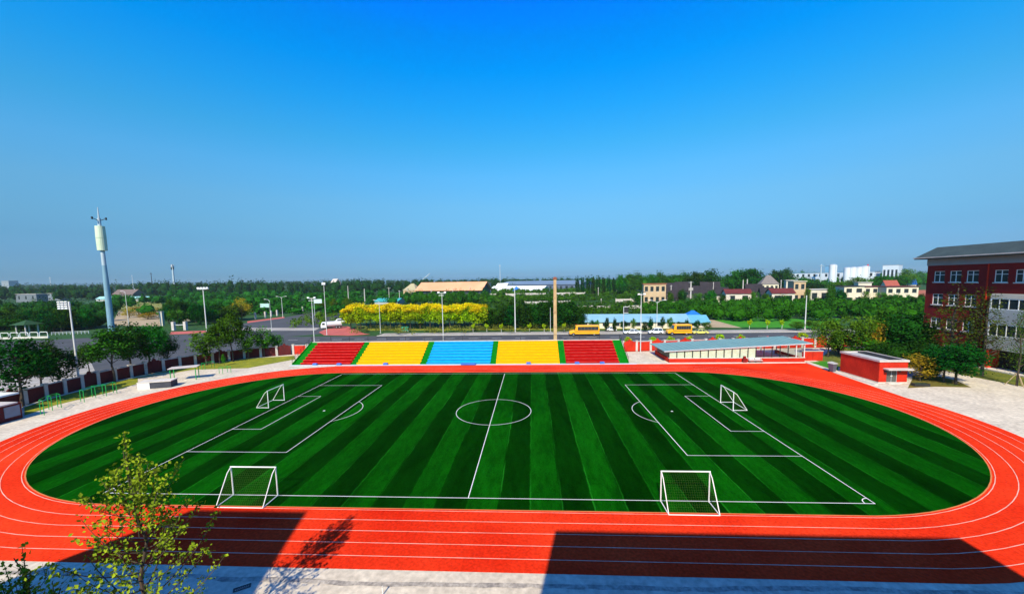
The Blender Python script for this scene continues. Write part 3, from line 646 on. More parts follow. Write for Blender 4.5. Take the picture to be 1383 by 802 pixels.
# ------------------------------------------------------------------ small brick hut
hx, hy = 59.6, 13.3
hut = thing('brick_hut', 'small flat roofed red brick hut with a canopy over its grey double door', 'hut', (hx,hy,0))
HW, HD, HH = 4.25, 7.6, 3.35
w_ = MB(); w_.box(0,1.15,0,0.24,0,HH); w_.box(2.75,HW,0,0.24,0,HH); w_.box(1.15,2.75,0.003,0.24,2.15,HH); w_.box(0.003,0.24,0.243,HD,0,HH); w_.box(HW-0.243,HW-0.003,0.243,HD,0,HH); w_.box(0.243,HW-0.246,HD-0.24,HD,0,HH); obj('wall', w_, BRICK, hut)
obj('foundation', MB().box(-0.06,HW+0.06,-0.06,HD+0.06,0,0.14), CONC2, hut)
pr = MB(); pr.box(-0.12,HW+0.12,-0.12,0.22,HH+.002,HH+0.30); pr.box(-0.12,0.2,0.222,HD+.12,HH+.002,HH+.298); pr.box(HW-.2,HW+.12,.222,HD+.12,HH+.002,HH+.298); pr.box(.202,HW-.202,HD-.2,HD+.12,HH+.002,HH+.296); obj('parapet', pr, COPING, hut)
rf = obj('roof', MB().box(0.2,HW-0.2,0.22,HD-0.2,HH+.002,HH+0.12), GREYP, hut)
obj('skylight', MB().box(2.4,3.7,0.5,HD-0.5,HH+.122,HH+0.34), mat('roof_felt',(0.03,0.032,0.034),(0.02,0.02,0.022),rough=.9), rf)
dr = obj('door', MB().box(1.20,1.93,0.10,0.16,0.14,2.12).box(1.97,2.70,0.10,0.16,0.14,2.12), mat('door_grey',(0.10,0.095,0.085),(0.07,0.066,0.06),rough=.6), hut); obj('door_frame', MB().box(1.152,1.198,.06,.2,.14,2.148).box(2.702,2.748,.06,.2,.14,2.148).box(1.932,1.968,.06,.2,.14,2.148), GALV, dr)
for s_ in (1.84,2.01): obj('handle', MB().box(s_,s_+.05,0.04,0.098,1.0,1.2), STEELW, dr)
obj('canopy', MB().box(0.55,HW+0.05,-1.0,-0.003,2.22,2.40), COPING, hut)
obj('step', MB().box(1.0,2.9,-0.7,-0.063,0,0.13), CONC2, hut)
for s_ in (0.9,3.0): obj('wall_lamp', MB().box(s_-.12,s_+.12,-0.2,-0.003,1.75,2.05), DARKM, hut)
bn = thing('wheeled_bin', 'grey wheeled refuse bin standing by the shaded end of the brick hut', 'bin', (at(1124,502).x,at(1124,502).y,0.0), 0.3)
obj('body', MB().hexa([(-.32,-.36,.12),(.32,-.36,.12),(.32,.36,.12),(-.32,.36,.12)],[(-.5,-.5,1.5),(.5,-.5,1.5),(.5,.5,1.5),(-.5,.5,1.5)]), mat('bin_grey',(.10,.11,.15),(.08,.09,.12),rough=.5), bn, .03)
obj('lid', MB().hexa([(-.55,-.55,1.503),(.55,-.55,1.503),(.55,.55,1.503),(-.55,.55,1.503)],[(-.5,-.5,1.6),(.5,-.5,1.6),(.5,.5,1.75),(-.5,.5,1.75)]), GREYP, bn)
for x in (-.36,.36): obj('wheel', MB().tube((x-.06,.3,.17),(x+.06,.3,.17),.17,None,12), TYRE, bn)
gp = thing('garden_wall', 'waist high red brick garden wall to the right of the glazed shed', 'wall', (59.4,30.2,0)); 
for i in range(2): obj('panel', MB().box(0.05+i*2.0,2.0+i*2.0,0,0.22,0,1.85), BRICK, gp)
obj('coping', MB().box(0,4.1,-0.05,0.27,1.853,1.95), CONC2, gp)
pt = thing('planter', 'low dark planter box on the concrete beside the brick hut', 'planter', (at(1243,521).x,at(1243,521).y,0)); obj('box', MB().box(-1.1,1.1,-.35,-.3,0,.4).box(-1.1,1.1,.3,.35,0,.4).box(-1.1,-1.05,-.297,.297,0,.4).box(1.05,1.1,-.297,.297,0,.4), DARKM, pt); obj('soil', MB().box(-1.04,1.04,-.29,.29,0,.33), SOIL, pt)

# ------------------------------------------------------------------ school building on the right
sb = thing('school_building', 'four storey red brick school building with a grey hipped roof behind the trees', 'building', (86.5,34.5,0), -PI/2)
BL, BDp = 52.0, 14.0
def facade(mb, x0, x1, z0, z1, holes, y0=0.0, y1=0.35):
    xs = sorted({x0,x1}|{h[0] for h in holes}|{h[1] for h in holes}); zs = sorted({z0,z1}|{h[2] for h in holes}|{h[3] for h in holes})
    for xa, xb in zip(xs,xs[1:]):
        run = None
        for za, zb in zip(zs,zs[1:]):
            cx, cz = (xa+xb)/2, (za+zb)/2
            solid = not any(h[0]<cx<h[1] and h[2]<cz<h[3] for h in holes)
            if solid: run = (run[0],zb) if run else (za,zb)
            if (not solid or zb == zs[-1]) and run: mb.box(xa,xb,y0,y1,*run); run = None
rows = [(15.3,17.45),(10.8,12.95),(6.1,8.15),(1.25,3.1)]
cx3 = [(1.0,3.0),(3.95,5.95),(6.85,8.8)]
holes = []; bayx = 11.6
for k,(z0,z1) in enumerate(rows):
    for c in cx3: holes.append((*c,z0,z1))
for i in range(9):
    x = 11.2+2.95*i+0.5*(i//3); holes.append((x,x+1.95,*rows[0]))
wm = MB(); facade(wm, -0.4, BL, 0, 18.6, holes+[(bayx+.3,BL-6,0.02,13.2)])
wm.box(-0.4,-0.05,0.353,BDp,0,18.6); wm.box(BL-.35,BL,.353,BDp,0,18.6); wm.box(-0.048,BL-.353,BDp-.35,BDp,0,18.6)
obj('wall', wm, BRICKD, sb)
obj('floor_core', MB().box(0.2,BL-.5,1.6,BDp-.5,0.05,18.4), mat('dark_interior',(0.03,0.03,0.032),(0.02,0.02,0.022),rough=.9), sb)
for (x0,x1,z0,z1) in holes:
    f = MB(); t_ = .09
    f.box(x0,x1,.10,.24,z0,z0+t_); f.box(x0,x1,.10,.24,z1-t_,z1); f.box(x0,x0+t_,.10,.24,z0+t_,z1-t_); f.box(x1-t_,x1,.10,.24,z0+t_,z1-t_)
    xm = (x0+x1)/2; f.box(xm-.05,xm+.05,.10,.24,z0+t_,z1-t_); zm = z0+(z1-z0)*.66; f.box(x0+t_,xm-.05,.11,.23,zm-.04,zm+.04); f.box(xm+.05,x1-t_,.11,.23,zm-.04,zm+.04)
    w = obj('window', f, STEELW, sb); g_ = MB(); g_.box(x0+.05,x1-.05,.16,.18,z0+.05,z1-.05); obj('pane', g_, GLASS, w); obj('sill', MB().box(x0-.12,x1+.12,-.14,.095,z0-.16,z0-.003), CONC2, w)
obj('frieze', MB().box(-.5,BL+.1,-.10,BDp+.1,18.603,19.9), mat('frieze_grey',(0.26,0.27,0.28),(0.22,0.23,0.24),scale=.5), sb)
obj('downpipe', MB().box(10.2,10.36,-.16,-.003,0,18.6), BRICK, sb)
# projecting pale bay with ribbon windows, dark open ground floor below
by0 = -0.8; bx1 = BL-6
for (z0,z1) in ((12.55,13.35),(8.1,10.65),(3.65,6.0)):
    obj('bay_band', MB().box(bayx,bx1,by0,1.2,z0,z1), GREYP if z1 < 13 else WHITER, sb)
for (z0,z1) in ((10.653,12.547),(6.003,8.097)):
    f = MB(); f.box(bayx,bx1,by0+.02,by0+.18,z0,z0+.14); f.box(bayx,bx1,by0+.02,by0+.18,z1-.12,z1)
    n = 26
    for i in range(n+1):
        x = bayx+(bx1-bayx-.12)*i/n; f.box(x,x+(.24 if i%4==0 else .11),by0+.03,by0+.17,z0+.14,z1-.12)
    w = obj('ribbon_window', f, STEELW, sb); obj('pane', MB().box(bayx+.05,bx1-.05,by0+.09,by0+.11,z0+.05,z1-.05), GLASS, w)
obj('porch_column', MB().box(bayx,bayx+.4,by0+.05,1.2,0,3.647), BRICK, sb)
for i in range(1,6): obj('porch_column', MB().box(bayx+6.5*i,bayx+6.5*i+.5,by0+.05,by0+.55,0,3.647), BRICKD, sb)
obj('porch_step', MB().box(bayx-.3,bx1,by0-.9,1.2,0.02,.22), CONC2, sb)
rf = MB(); e = 1.55; z0, z1, zr = 19.903, 20.25, 22.9; ym = BDp/2
X0,X1,Y0,Y1 = -1.7,BL+e,-e,BDp+e; rx0, rx1 = -1.0, BL-1; zr = 22.35
rf.box(X0,X1,Y0,Y1,z0,z1)
rf.add([(X0,Y0,z1+.002),(X1,Y0,z1+.002),(X1,Y1,z1+.002),(X0,Y1,z1+.002),(rx0,2.1,zr),(rx1,2.1,zr),(rx1,BDp-2.1,zr),(rx0,BDp-2.1,zr)],[(0,1,5,4),(1,2,6,5),(2,3,7,6),(3,0,4,7),(4,5,6,7)])
ro = obj('roof', rf, ROOFG, sb); obj('gutter', MB().box(X0-.12,X1+.12,Y0-.14,Y0-.003,z1-.14,z1+.05).box(X0-.14,X0-.003,Y0,Y1,z1-.14,z1+.05), COPING, ro)

# teaching blocks behind the photographer, whose roofs shade the near edge of the track
tb = thing('teaching_block', 'tall flat roofed brick teaching block behind the right half of the track', 'building', (0.9,-51,0))
m = MB(); m.box(0,26.1,-14,0,0,24.3); obj('wall', m, BRICKD, tb); obj('roof', MB().box(0,26.1,-14,0,24.303,24.42), GREYP, tb)
tb = thing('hall_block', 'brick hall with a steep hipped roof behind the left end of the track', 'building', (-16.6,-52,0))
m = MB(); m.box(-14.3,1.5,-14,0,0,20); obj('wall', m, BRICKD, tb)
m = MB(); m.add([(-14.3,0,20.003),(1.5,0,20.003),(1.5,-14,20.003),(-14.3,-14,20.003),(-12.1,-7,33.2),(-3.1,-7,33.2)],[(0,1,5,4)[::-1],(1,2,5)[::-1],(2,3,4,5)[::-1],(3,0,4)[::-1],(0,1,2,3)]); obj('roof', m, ROOFG, tb)
tb = thing('link_block', 'low brick link building between the two teaching blocks', 'building', (-15.0,-53,0))
obj('wall', MB().box(0,15.8,-10,0,0,11.5), BRICKD, tb); obj('roof', MB().box(0,15.8,-10,0,11.503,11.7), GREYP, tb)
# ------------------------------------------------------------------ lamps, poles and masts
def flood(u, vb, vt, label, style, r=0.13, face=-PI/2):
    p = at(u,vb); h = hz(p,vt); t = thing('floodlight_pole', label, 'lamp post', p, 0.0, 'tall lamp posts round the track and road')
    top = h-(0.0 if style == 'plain' else 0.5)
    obj('pole', MB().tube((0,0,0),(0,0,h*.5),r*.85,r*.7,10).tube((0,0,h*.5),(0,0,top),r*.7,r*.48,10), POLEW, t); obj('base_plate', MB().box(-.25,.25,-.25,.25,0,.05), GALV, t)
    def head(x, y, z, w=.5, q=1.0): 
        l = obj('floodlight', MB().hexa([(x-w/2,y-.22,z),(x+w/2,y-.22,z),(x+w/2,y+.12,z-.10),(x-w/2,y+.12,z-.10)],[(x-w/2,y-.12,z+.30*q),(x+w/2,y-.12,z+.30*q),(x+w/2,y+.16,z+.24*q),(x-w/2,y+.16,z+.24*q)]), GALV, t)
        obj('lens', MB().hexa([(x-w/2+.04,y-.236,z+.03),(x+w/2-.04,y-.236,z+.03),(x+w/2-.04,y-.224,z+.03),(x-w/2+.04,y-.224,z+.03)],[(x-w/2+.04,y-.16,z+.27*q),(x+w/2-.04,y-.16,z+.27*q),(x+w/2-.04,y-.14,z+.27*q),(x-w/2+.04,y-.14,z+.27*q)]), LAMPG, l)
    if style == 'rack':       # four stacked rows of lamps, seen from the side
        fr = MB(); fr.box(-.06,.06,-.1,.1,h-1.4,h)
        for k in range(4): fr.box(-1.9,.1,-.05,.05,h-1.30+k*.36,h-1.24+k*.36)
        obj('rack', fr, STEELW, t)
        for k in range(4):
            for j in range(3): head(-1.6+.62*j, -.1, h-1.24+k*.36, .52, .62)
    elif style == 'bar4':
        obj('crossbar', MB().box(-1.3,1.3,-.06,.06,h-.62,h-.5).box(-1.1,1.1,-.3,-.2,h-.62,h-.52), STEELW, t)
        for x in (-1.05,-.35,.35,1.05): head(x,0,h-.45,.5)
    elif style == 'tee':
        obj('crossbar', MB().box(-1.15,1.15,-.06,.06,h-.45,h-.33), STEELW, t)
        obj('crossbar', MB().box(-.9,.5,-.06,.06,h-1.05,h-.95), STEELW, t)
        for x in (-.9,.9): head(x,0,h-.31,.55)
    elif style == 'block':
        obj('crossbar', MB().box(-.55,.55,-.06,.06,h-.62,h-.5), STEELW, t)
        for x in (-.3,.3):
            head(x,0,h-.45,.56); head(x,-.1,h-.85,.56)
    elif style == 'solar':
        obj('panel', MB().hexa([(-1.1,-.5,h-.25),(1.0,-.5,h-.7),(1.0,.5,h-.6),(-1.1,.5,h-.15)],[(-1.1,-.5,h-.2),(1.0,-.5,h-.65),(1.0,.5,h-.55),(-1.1,.5,h-.1)]), DARKM, t)
        for x in (-.6,.6): head(x,-.25,h-1.15,.5)
        obj('crossbar', MB().box(-.9,.9,-.05,.05,h-1.2,h-1.1), STEELW, t)
    elif style == 'double':
        for s in (-1,1):
            arm = obj('arm', MB().path([(0,0,h-1.0),(s*.8,0,h-.35),(s*2.0,0,h-.05)],.06,6), GALV, t); obj('luminaire', MB().box(s*2.4-.45,s*2.4+.45,-.14,.14,h-.12,h+.03), LAMPG, arm)
    elif style == 'single':
        arm = obj('arm', MB().path([(0,0,h-.8),(-.5,0,h-.2),(-1.3,0,h)],.05,6), GALV, t); obj('luminaire', MB().box(-2.0,-1.3,-.12,.12,h-.06,h+.05), LAMPG, arm)
    elif style == 'plain':
        obj('finial', MB().tube((0,0,h-.02),(0,0,h+.25),r*.7,r*.2,8), GALV, t)
    return t
flood(108,525,407,'tall white floodlight pole with a rack of stacked lamps before the left boundary wall','rack',.19)
flood(283,487,387,'tall white floodlight pole with a four lamp crossbar among the five young trees','bar4',.17)
flood(425,468,401,'white lamp pole with a T shaped head rising behind the left end of the grandstand','tee',.14)
flood(441.5,452,381,'tall white lamp pole with a compact square head standing on the red plaza','block',.15)
flood(514,450,405,'plain thin white lamp pole in front of the left yellow topped trees','single',.11)
flood(599,463,394,'white lamp pole with a T head behind the light blue seating block','tee',.14)
flood(696,448,391,'thick white tapering pole in front of the dark trees','plain',.24)
flood(743.5,448,416,'slim white pole just left of the brown post','plain',.11)
flood(865,476,391,'white lamp pole with a tilted dark solar panel beside the right end of the grandstand','solar',.13)
flood(887,446,405,'pale green street lamp with two spreading arms behind the white cars','double',.11)
flood(1087,445,400,'plain pale grey pole at the kerb in front of the dense hedge wood','plain',.22)
flood(174,440,393,'white street lamp with one arm beside the sandy yard','single',.16)
flood(382,428,400,'street lamp with two arms beside the side road','double',.16)
flood(367,447,404,'slim grey street lamp at the red bordered verge','single',.10)
p = at(750,474); h = hz(p,374)
t = thing('concrete_post', 'tall brown stained concrete post rising behind the right yellow block of the grandstand', 'post', p)
obj('shaft', MB().hexa([(-.40,-.40,0),(.40,-.40,0),(.40,.40,0),(-.40,.40,0)],[(-.33,-.33,h-.6),(.33,-.33,h-.6),(.33,.33,h-.6),(-.33,.33,h-.6)]), POLEB, t)
obj('cap', MB().box(-.45,.45,-.45,.45,h-.597,h-.2).box(-.30,.30,-.30,.30,h-.198,h), mat('red_cap',(0.30,0.10,0.06),(0.2,0.07,0.05),rough=.9), t)
obj('bracket', MB().box(.36,.75,-.08,.08,h-2.4,h-2.25).box(-.75,-.36,-.08,.08,h-2.9,h-2.75), DARKM, t)
for k in range(4): obj('band', MB().box(-.43,.43,-.43,.43,2.5+k*3.4,2.62+k*3.4), POLEB, t)
# monopole with cylindrical antenna shroud
p = at(151,447); h = hz(p,280); z1 = hz(p,338.3); z2 = hz(p,305.5); za = hz(p,297)
t = thing('cell_tower', 'tall pale blue mast with a green white cylinder near its top', 'mast', p)
obj('shaft', MB().tube((0,0,0),(0,0,z1*.55),1.0,.85,14).tube((0,0,z1*.55),(0,0,z1*.82),.85,.66,14), TOWERB, t, smooth=False); obj('upper_shaft', MB().tube((0,0,z1*.82),(0,0,z1+.2),.66,.62,14), TOWERC, t)
obj('shroud', MB().tube((0,0,z1),(0,0,(z1+z2)/2),1.45,1.5,18).tube((0,0,(z1+z2)/2+.12),(0,0,z2),1.5,1.4,18).tube((0,0,(z1+z2)/2),(0,0,(z1+z2)/2+.12),1.3,1.3,18), RADOME, t)
m = MB().tube((0,0,z2),(0,0,za+.6),.55,.5,10); obj('neck', m, TOWERC, t)
for k in range(3):
    a = k*2.1+.4; x, y = math.cos(a), math.sin(a); obj('antenna_arm', MB().tube((0,0,za-.4),(x*2.1,y*2.1,za+.5),.14,.10,6).box(x*2.1-.2,x*2.1+.2,y*2.1-.2,y*2.1+.2,za,za+.9), DARKM, t)
obj('whip', MB().tube((0,0,za+.6),(0,0,h),.28,.12,8), TOWERC, t)
p = at(237,402); h = hz(p,357)
t = thing('cell_tower', 'slender white mast with clustered antennas above the far dark wood', 'mast', p)
obj('shaft', MB().tube((0,0,0),(0,0,h*.82),1.5,1.1,10), TOWERC, t); obj('shaft_tip', MB().tube((0,0,h*.82),(0,0,h),.9,.6,10), TOWERC, t)
for k in range(6): a = k*1.05; obj('antenna', MB().tube((math.cos(a)*1.5,math.sin(a)*1.5,h*(.84+.07*(k%2))),(math.cos(a)*1.5,math.sin(a)*1.5,h*(.92+.07*(k%2))),.55,None,6), GALV if k%2 else DARKM, t)
def mast(u, vb, vt, label, r, dist=None, m=GALV, arm=False):
    p = far(u,dist) if dist else at(u,vb); h = hz(p,vt); t = thing('mast', label, 'mast', p, 0, 'thin masts on the horizon'); obj('shaft', MB().tube((0,0,0),(0,0,h),r,r*.5,6), m, t)
    obj('cap', MB().box(-r*2.2,r*2.2,-r,r,h*.93,h*.945), m, t); return t
mast(68,0,374,'thin hazy mast above the dark trees far to the left',1.2,1100); mast(205,0,368,'dark thin mast on the horizon just left of the slender white mast',1.1,1000,DARKM)
mast(179,0,371,'faint thin mast on the horizon above the long teal roofed building',.9,1200); mast(675.5,0,357,'faint lattice mast on the horizon above the grey warehouse',.9,1000); mast(1108,0,357,'thin white chimney beside the white silos',1.4,640,TOWERC)
def upole(u, vb, vt, label, r=.16, arm=0.8):
    p = at(u,vb); h = hz(p,vt); t = thing('utility_pole', label, 'pole', p, random.random(), 'concrete utility poles in the fields')
    obj('shaft', MB().tube((0,0,0),(0,0,h),r*1.2,r*.8,8), COPING, t)
    if arm: obj('crossarm', MB().box(-arm,arm,-.06,.06,h-.7,h-.56).box(-arm+.05,-arm+.15,-.05,.05,h-.56,h-.3).box(arm-.15,arm-.05,-.05,.05,h-.56,h-.3), GALV, t)
    return t
q = upole(932.5,411,380,'white transformer pole with boxes before the dark tiled roofs',.42,1.6)
obj('transformer', MB().box(-1.3,-.3,-.5,.5,9,10.4).box(.3,1.3,-.5,.5,9,10.4).box(-1.6,1.6,-.2,.2,8.7,8.95), COPING, q)
upole(906,408,385,'pole to the right of the tan two storey house',.28); upole(963,401,381,'pole rising from the dark tiled roofs',.28); upole(1003,400,378,'left one of two pale posts above the maroon roof',.45,0); upole(1008.5,400,377,'right one of two pale posts above the maroon roof',.45,0)
upole(1054,402,378,'pole between the maroon roofed white house and the hipped house',.28); upole(833,398,382,'pole in front of the light green trees',.30); upole(808,402,388,'pole at the edge of the orchard',.26); upole(848,398,383,'second pole in front of the light green trees',.3)
upole(471,410,386,'white pole standing against the dark far wood left of centre',.30,0); upole(526,410,388,'pole with crossarm behind the yellow topped trees',.24,1.4); upole(493,410,390,'thick pale pole behind the yellow topped trees',.4,0); upole(540,410,392,'short pole before the orange roof',.24); upole(551,408,389,'slim pole left of the orange roof',.24)
upole(612,404,389,'left of two white poles before the green orchard edge',.28,0); upole(635,403,387,'right of two white poles before the green orchard edge',.28,0); upole(583,407,391,'thick pale pole under the orange roof',.5,.9)
for u, vb, vt, lab, grp in ((220,440,421,'pale gate post beside the sandy yard',0),):
    p = at(u,vb); h = hz(p,vt); o = thing('gate_post', lab, 'post', p); obj('shaft', MB().box(-.5,.5,-.5,.5,0,h), WHITER, o); obj('cap', MB().box(-.65,.65,-.65,.65,h+.003,h+.2), COPING, o)
# road signs
def sign(u, vb, vt, w, bh, label, side, m):
    p = at(u,vb); h = hz(p,vt); t = thing('road_sign', label, 'road sign', p, 0); 
    obj('pole', MB().tube((0,0,0),(0,0,h),.12,.10,8), GALV, t); x0, x1 = (0.1,w) if side > 0 else (-w,-.1)
    obj('board', MB().box(x0,x1,-.10,-.03,h-bh,h), m, t); obj('arm', MB().box(min(0,x0),max(0,x1)*.9,-.028,.05,h-bh*.3,h-bh*.3+.1).box(min(0,x0),max(0,x1)*.9,-.028,.05,h-bh*.8,h-bh*.8+.1), GALV, t); return t
sign(352.5,425,410,5.2,2.2,'wide pale green direction sign over the side road','' or 1,mat('sign_green',(0.42,0.60,0.56),(0.36,0.53,0.50),rough=.5))
sign(425.5,430,404,4.0,2.0,'pale direction sign to the right of the T shaped lamp head',1,mat('sign_pale',(0.52,0.62,0.64),(0.46,0.56,0.58),rough=.5))
s_ = sign(842,450.5,414,1.4,2.0,'dark sign post with a tilted white framed board beside the parked cars',1,DARKM)
p = s_; obj('frame', MB().box(.1,1.4,-.13,-.103,hz(s_.location,414)-.12,hz(s_.location,414)).box(.1,1.4,-.13,-.103,hz(s_.location,414)-2.0,hz(s_.location,414)-1.88), STEELW, s_)

# ------------------------------------------------------------------ exercise frames, podium, dugout on the left
def bars(label, us, hh):
    ps = [at(u,v) for u, v in us]; t = thing('exercise_bars', label, 'exercise bars', ps[0], 0, 'green exercise frames by the left lawn')
    off = Vector((-1.0,0.35,0))
    tops = []
    for p in ps:
        q = p-ps[0]
        for o_ in (Vector((0,0,0)), off): obj('post', MB().tube(q+o_,q+o_+Vector((0,0,hh)),.042,None,8), BARS, t)
        tops.append(q+Vector((0,0,hh)))
    for o_ in (Vector((0,0,0)), off): obj('bar', MB().path([x+o_ for x in tops],.03,6), BARS, t)
    for x in tops: obj('rung', MB().tube(x,x+off,.03,None,6), BARS, t)
    return t
bars('nearest green exercise bars on the left lawn edge, beside the dark brick dugout',[(60,560.5),(71,554),(83,550.5)],2.0)
bars('long green exercise bars on the lawn edge left of the white topped podium',[(114,543),(129.5,537),(144,534.5),(158,531)],1.75)
bars('small green bars on the concrete beyond the white topped frame',[(277,499.5),(290,496.5)],1.3)
bars('small green bars in front of the lawn near the left end of the grandstand',[(301,505),(312,503)],1.2)
p = at(231,516); t = thing('shelter_frame', 'green legged frame with a thin white slab on top beyond the podium', 'frame', p, R(28))
for x in (0,3.6):
    for y in (0,1.7): obj('leg', MB().tube((x,y,0),(x,y,2.35),.07,None,8), BARS, t)
obj('slab', MB().box(-.3,3.9,-.25,1.95,2.353,2.43), COPING, t)
a = at(187,526); b_ = at(204,525.3); c = at(229,523.5); d = (c-b_).normalized()
t = thing('podium', 'long low podium with a white end, a dark side and a pale flat top', 'podium', a, math.atan2(d.y,d.x))
obj('body', MB().box(0,4.6,0.003,1.9,0,1.05), mat('podium_side',(0.05,0.055,0.07),(0.03,0.033,0.045),scale=.8), t); obj('end_panel', MB().box(-.06,-.003,0,1.9,0,1.05).box(-.06,1.6,-.05,0,0,1.05), STEELW, t); obj('top', MB().box(-.12,4.7,-.12,2.0,1.053,1.18), CONC2, t)
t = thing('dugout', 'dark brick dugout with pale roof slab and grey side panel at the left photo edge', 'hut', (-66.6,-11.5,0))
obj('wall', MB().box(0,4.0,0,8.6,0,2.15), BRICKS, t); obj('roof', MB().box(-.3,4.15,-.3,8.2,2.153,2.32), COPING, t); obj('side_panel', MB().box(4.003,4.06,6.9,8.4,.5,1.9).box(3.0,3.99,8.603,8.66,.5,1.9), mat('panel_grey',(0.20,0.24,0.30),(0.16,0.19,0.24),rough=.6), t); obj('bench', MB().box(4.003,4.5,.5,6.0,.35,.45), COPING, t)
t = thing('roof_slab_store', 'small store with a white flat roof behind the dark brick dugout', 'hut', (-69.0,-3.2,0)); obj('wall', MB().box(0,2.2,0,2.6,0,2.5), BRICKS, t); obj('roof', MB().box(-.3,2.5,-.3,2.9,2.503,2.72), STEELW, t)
# low things on the near concrete
p = at(517,803); h = hz(p,792); t = thing('stake', 'short white marker stake standing on the sunlit near concrete', 'stake', p); obj('post', MB().tube((0,0,0),(0,0,h),.035,None,8), STEELW, t); obj('cap', MB().tube((0,0,h),(0,0,h+.04),.05,None,8), CONC2, t)
t = thing('drain_cover', 'small dark drain grating let into the shaded near concrete', 'drain cover', (*at(327,793.5).xy,0.0), R(32)); obj('rim', MB().box(-.42,.42,-.16,-.12,.004,.03).box(-.42,.42,.12,.16,.004,.03).box(-.42,-.38,-.119,.119,.004,.03).box(.38,.42,-.119,.119,.004,.03), DARKM, t); m = MB()
for k in range(8): m.box(-.36+.095*k,-.31+.095*k,-.118,.118,.004,.022)
obj('grate', m, DARKM, t)
# ------------------------------------------------------------------ vehicles
def wheels(t, xs, hw, r, y0=0):
    for x in xs:
        for s in (-1,1):
            w = obj('wheel', MB().tube((x,s*(hw-.2),r),(x,s*hw,r),r,None,16), TYRE, t); obj('rim', MB().tube((x,s*(hw-.02),r),(x,s*(hw+.012),r),r*.48,None,12), mat('rim_grey',(0.28,0.28,0.29),(0.2,0.2,0.21),rough=.4), w)
def car(u, vb, L, m, label, suv=False, rotz=PI):
    p = at(u,vb); t = thing('parked_car', label, 'car', (p.x,p.y+.9,-.02), rotz, 'cars parked along the far kerb'); hw = .92; k = L/4.6; z = .12 if suv else 0
    prof = [(-2.3*k,.30+z),(-2.3*k,.72+z),(-2.15*k,.90+z),(-1.1*k,.98+z),(1.0*k,.96+z),(2.05*k,.82+z),(2.3*k,.64+z),(2.3*k,.30+z)] if not suv else [(-2.3*k,.35),(-2.3*k,.95),(-2.2*k,1.08),(1.0*k,1.08),(2.1*k,.95),(2.3*k,.75),(2.3*k,.35)]
    obj('body', MB().yprism(prof,-hw,hw), m, t, .07)
    zb = prof[3][1]-.02; zt = 1.48+z*2.2; xa, xb, xc, xd = (-1.75*k,-1.0*k,.45*k,1.15*k) if not suv else (-2.2*k,-1.9*k,.45*k,1.1*k)
    obj('glasshouse', MB().hexa([(xa,-.84,zb),(xd,-.84,zb),(xd,.84,zb),(xa,.84,zb)],[(xb,-.66,zt),(xc,-.66,zt),(xc,.66,zt),(xb,.66,zt)]), GLASS, t)
    rm = MB().box(xb-.06,xc+.06,-.68,.68,zt+.002,zt+.07)
    for s in (-1,1):
        y0, y1 = s*.85, s*.67
        for (x0,x1) in ((xa,xb),(xd,xc),((xa+xd)/2-.1,(xb+xc)/2)):
            rm.hexa([(x0-.06,y0-.02,zb),(x0+.06,y0-.02,zb),(x0+.06,y0+.02,zb),(x0-.06,y0+.02,zb)],[(x1-.06,y1-.02,zt),(x1+.06,y1-.02,zt),(x1+.06,y1+.02,zt),(x1-.06,y1+.02,zt)])
    obj('roof', rm, m, t)
    for s in (-.62,.62):
        obj('headlight', MB().box(2.22*k,2.31*k,s-.2,s+.2,.58+z,.74+z), LAMPG, t); obj('tail_light', MB().box(-2.31*k,-2.24*k,s-.16,s+.16,.64+z,.84+z), mat('tail_red',(.5,.01,.01),rough=.3), t)
    for s in (-1,1): obj('mirror', MB().box(.8*k,.95*k,s*1.0-.08,s*1.0+.08,zb+.02,zb+.16), m, t)
    obj('bumper', MB().box(2.24*k,2.34*k,-.8,.8,.32+z,.48+z).box(-2.34*k,-2.24*k,-.8,.8,.34+z,.5+z), DARKM, t)
    wheels(t,(-1.38*k,1.42*k),hw+.01,.33+z*.5); return t
car(855,451.5,5.2,CARW,'long white car parked left of the white lamp pole at the far kerb')
car(886.5,451.5,4.2,CARW,'white hatchback parked under the double armed street lamp',True)
car(947,451.5,4.5,CARY,'yellow green taxi parked at the right end of the row of vehicles')
car(826,447.5,3.4,CARW,'small white car half hidden behind the yellow bus and young trees')
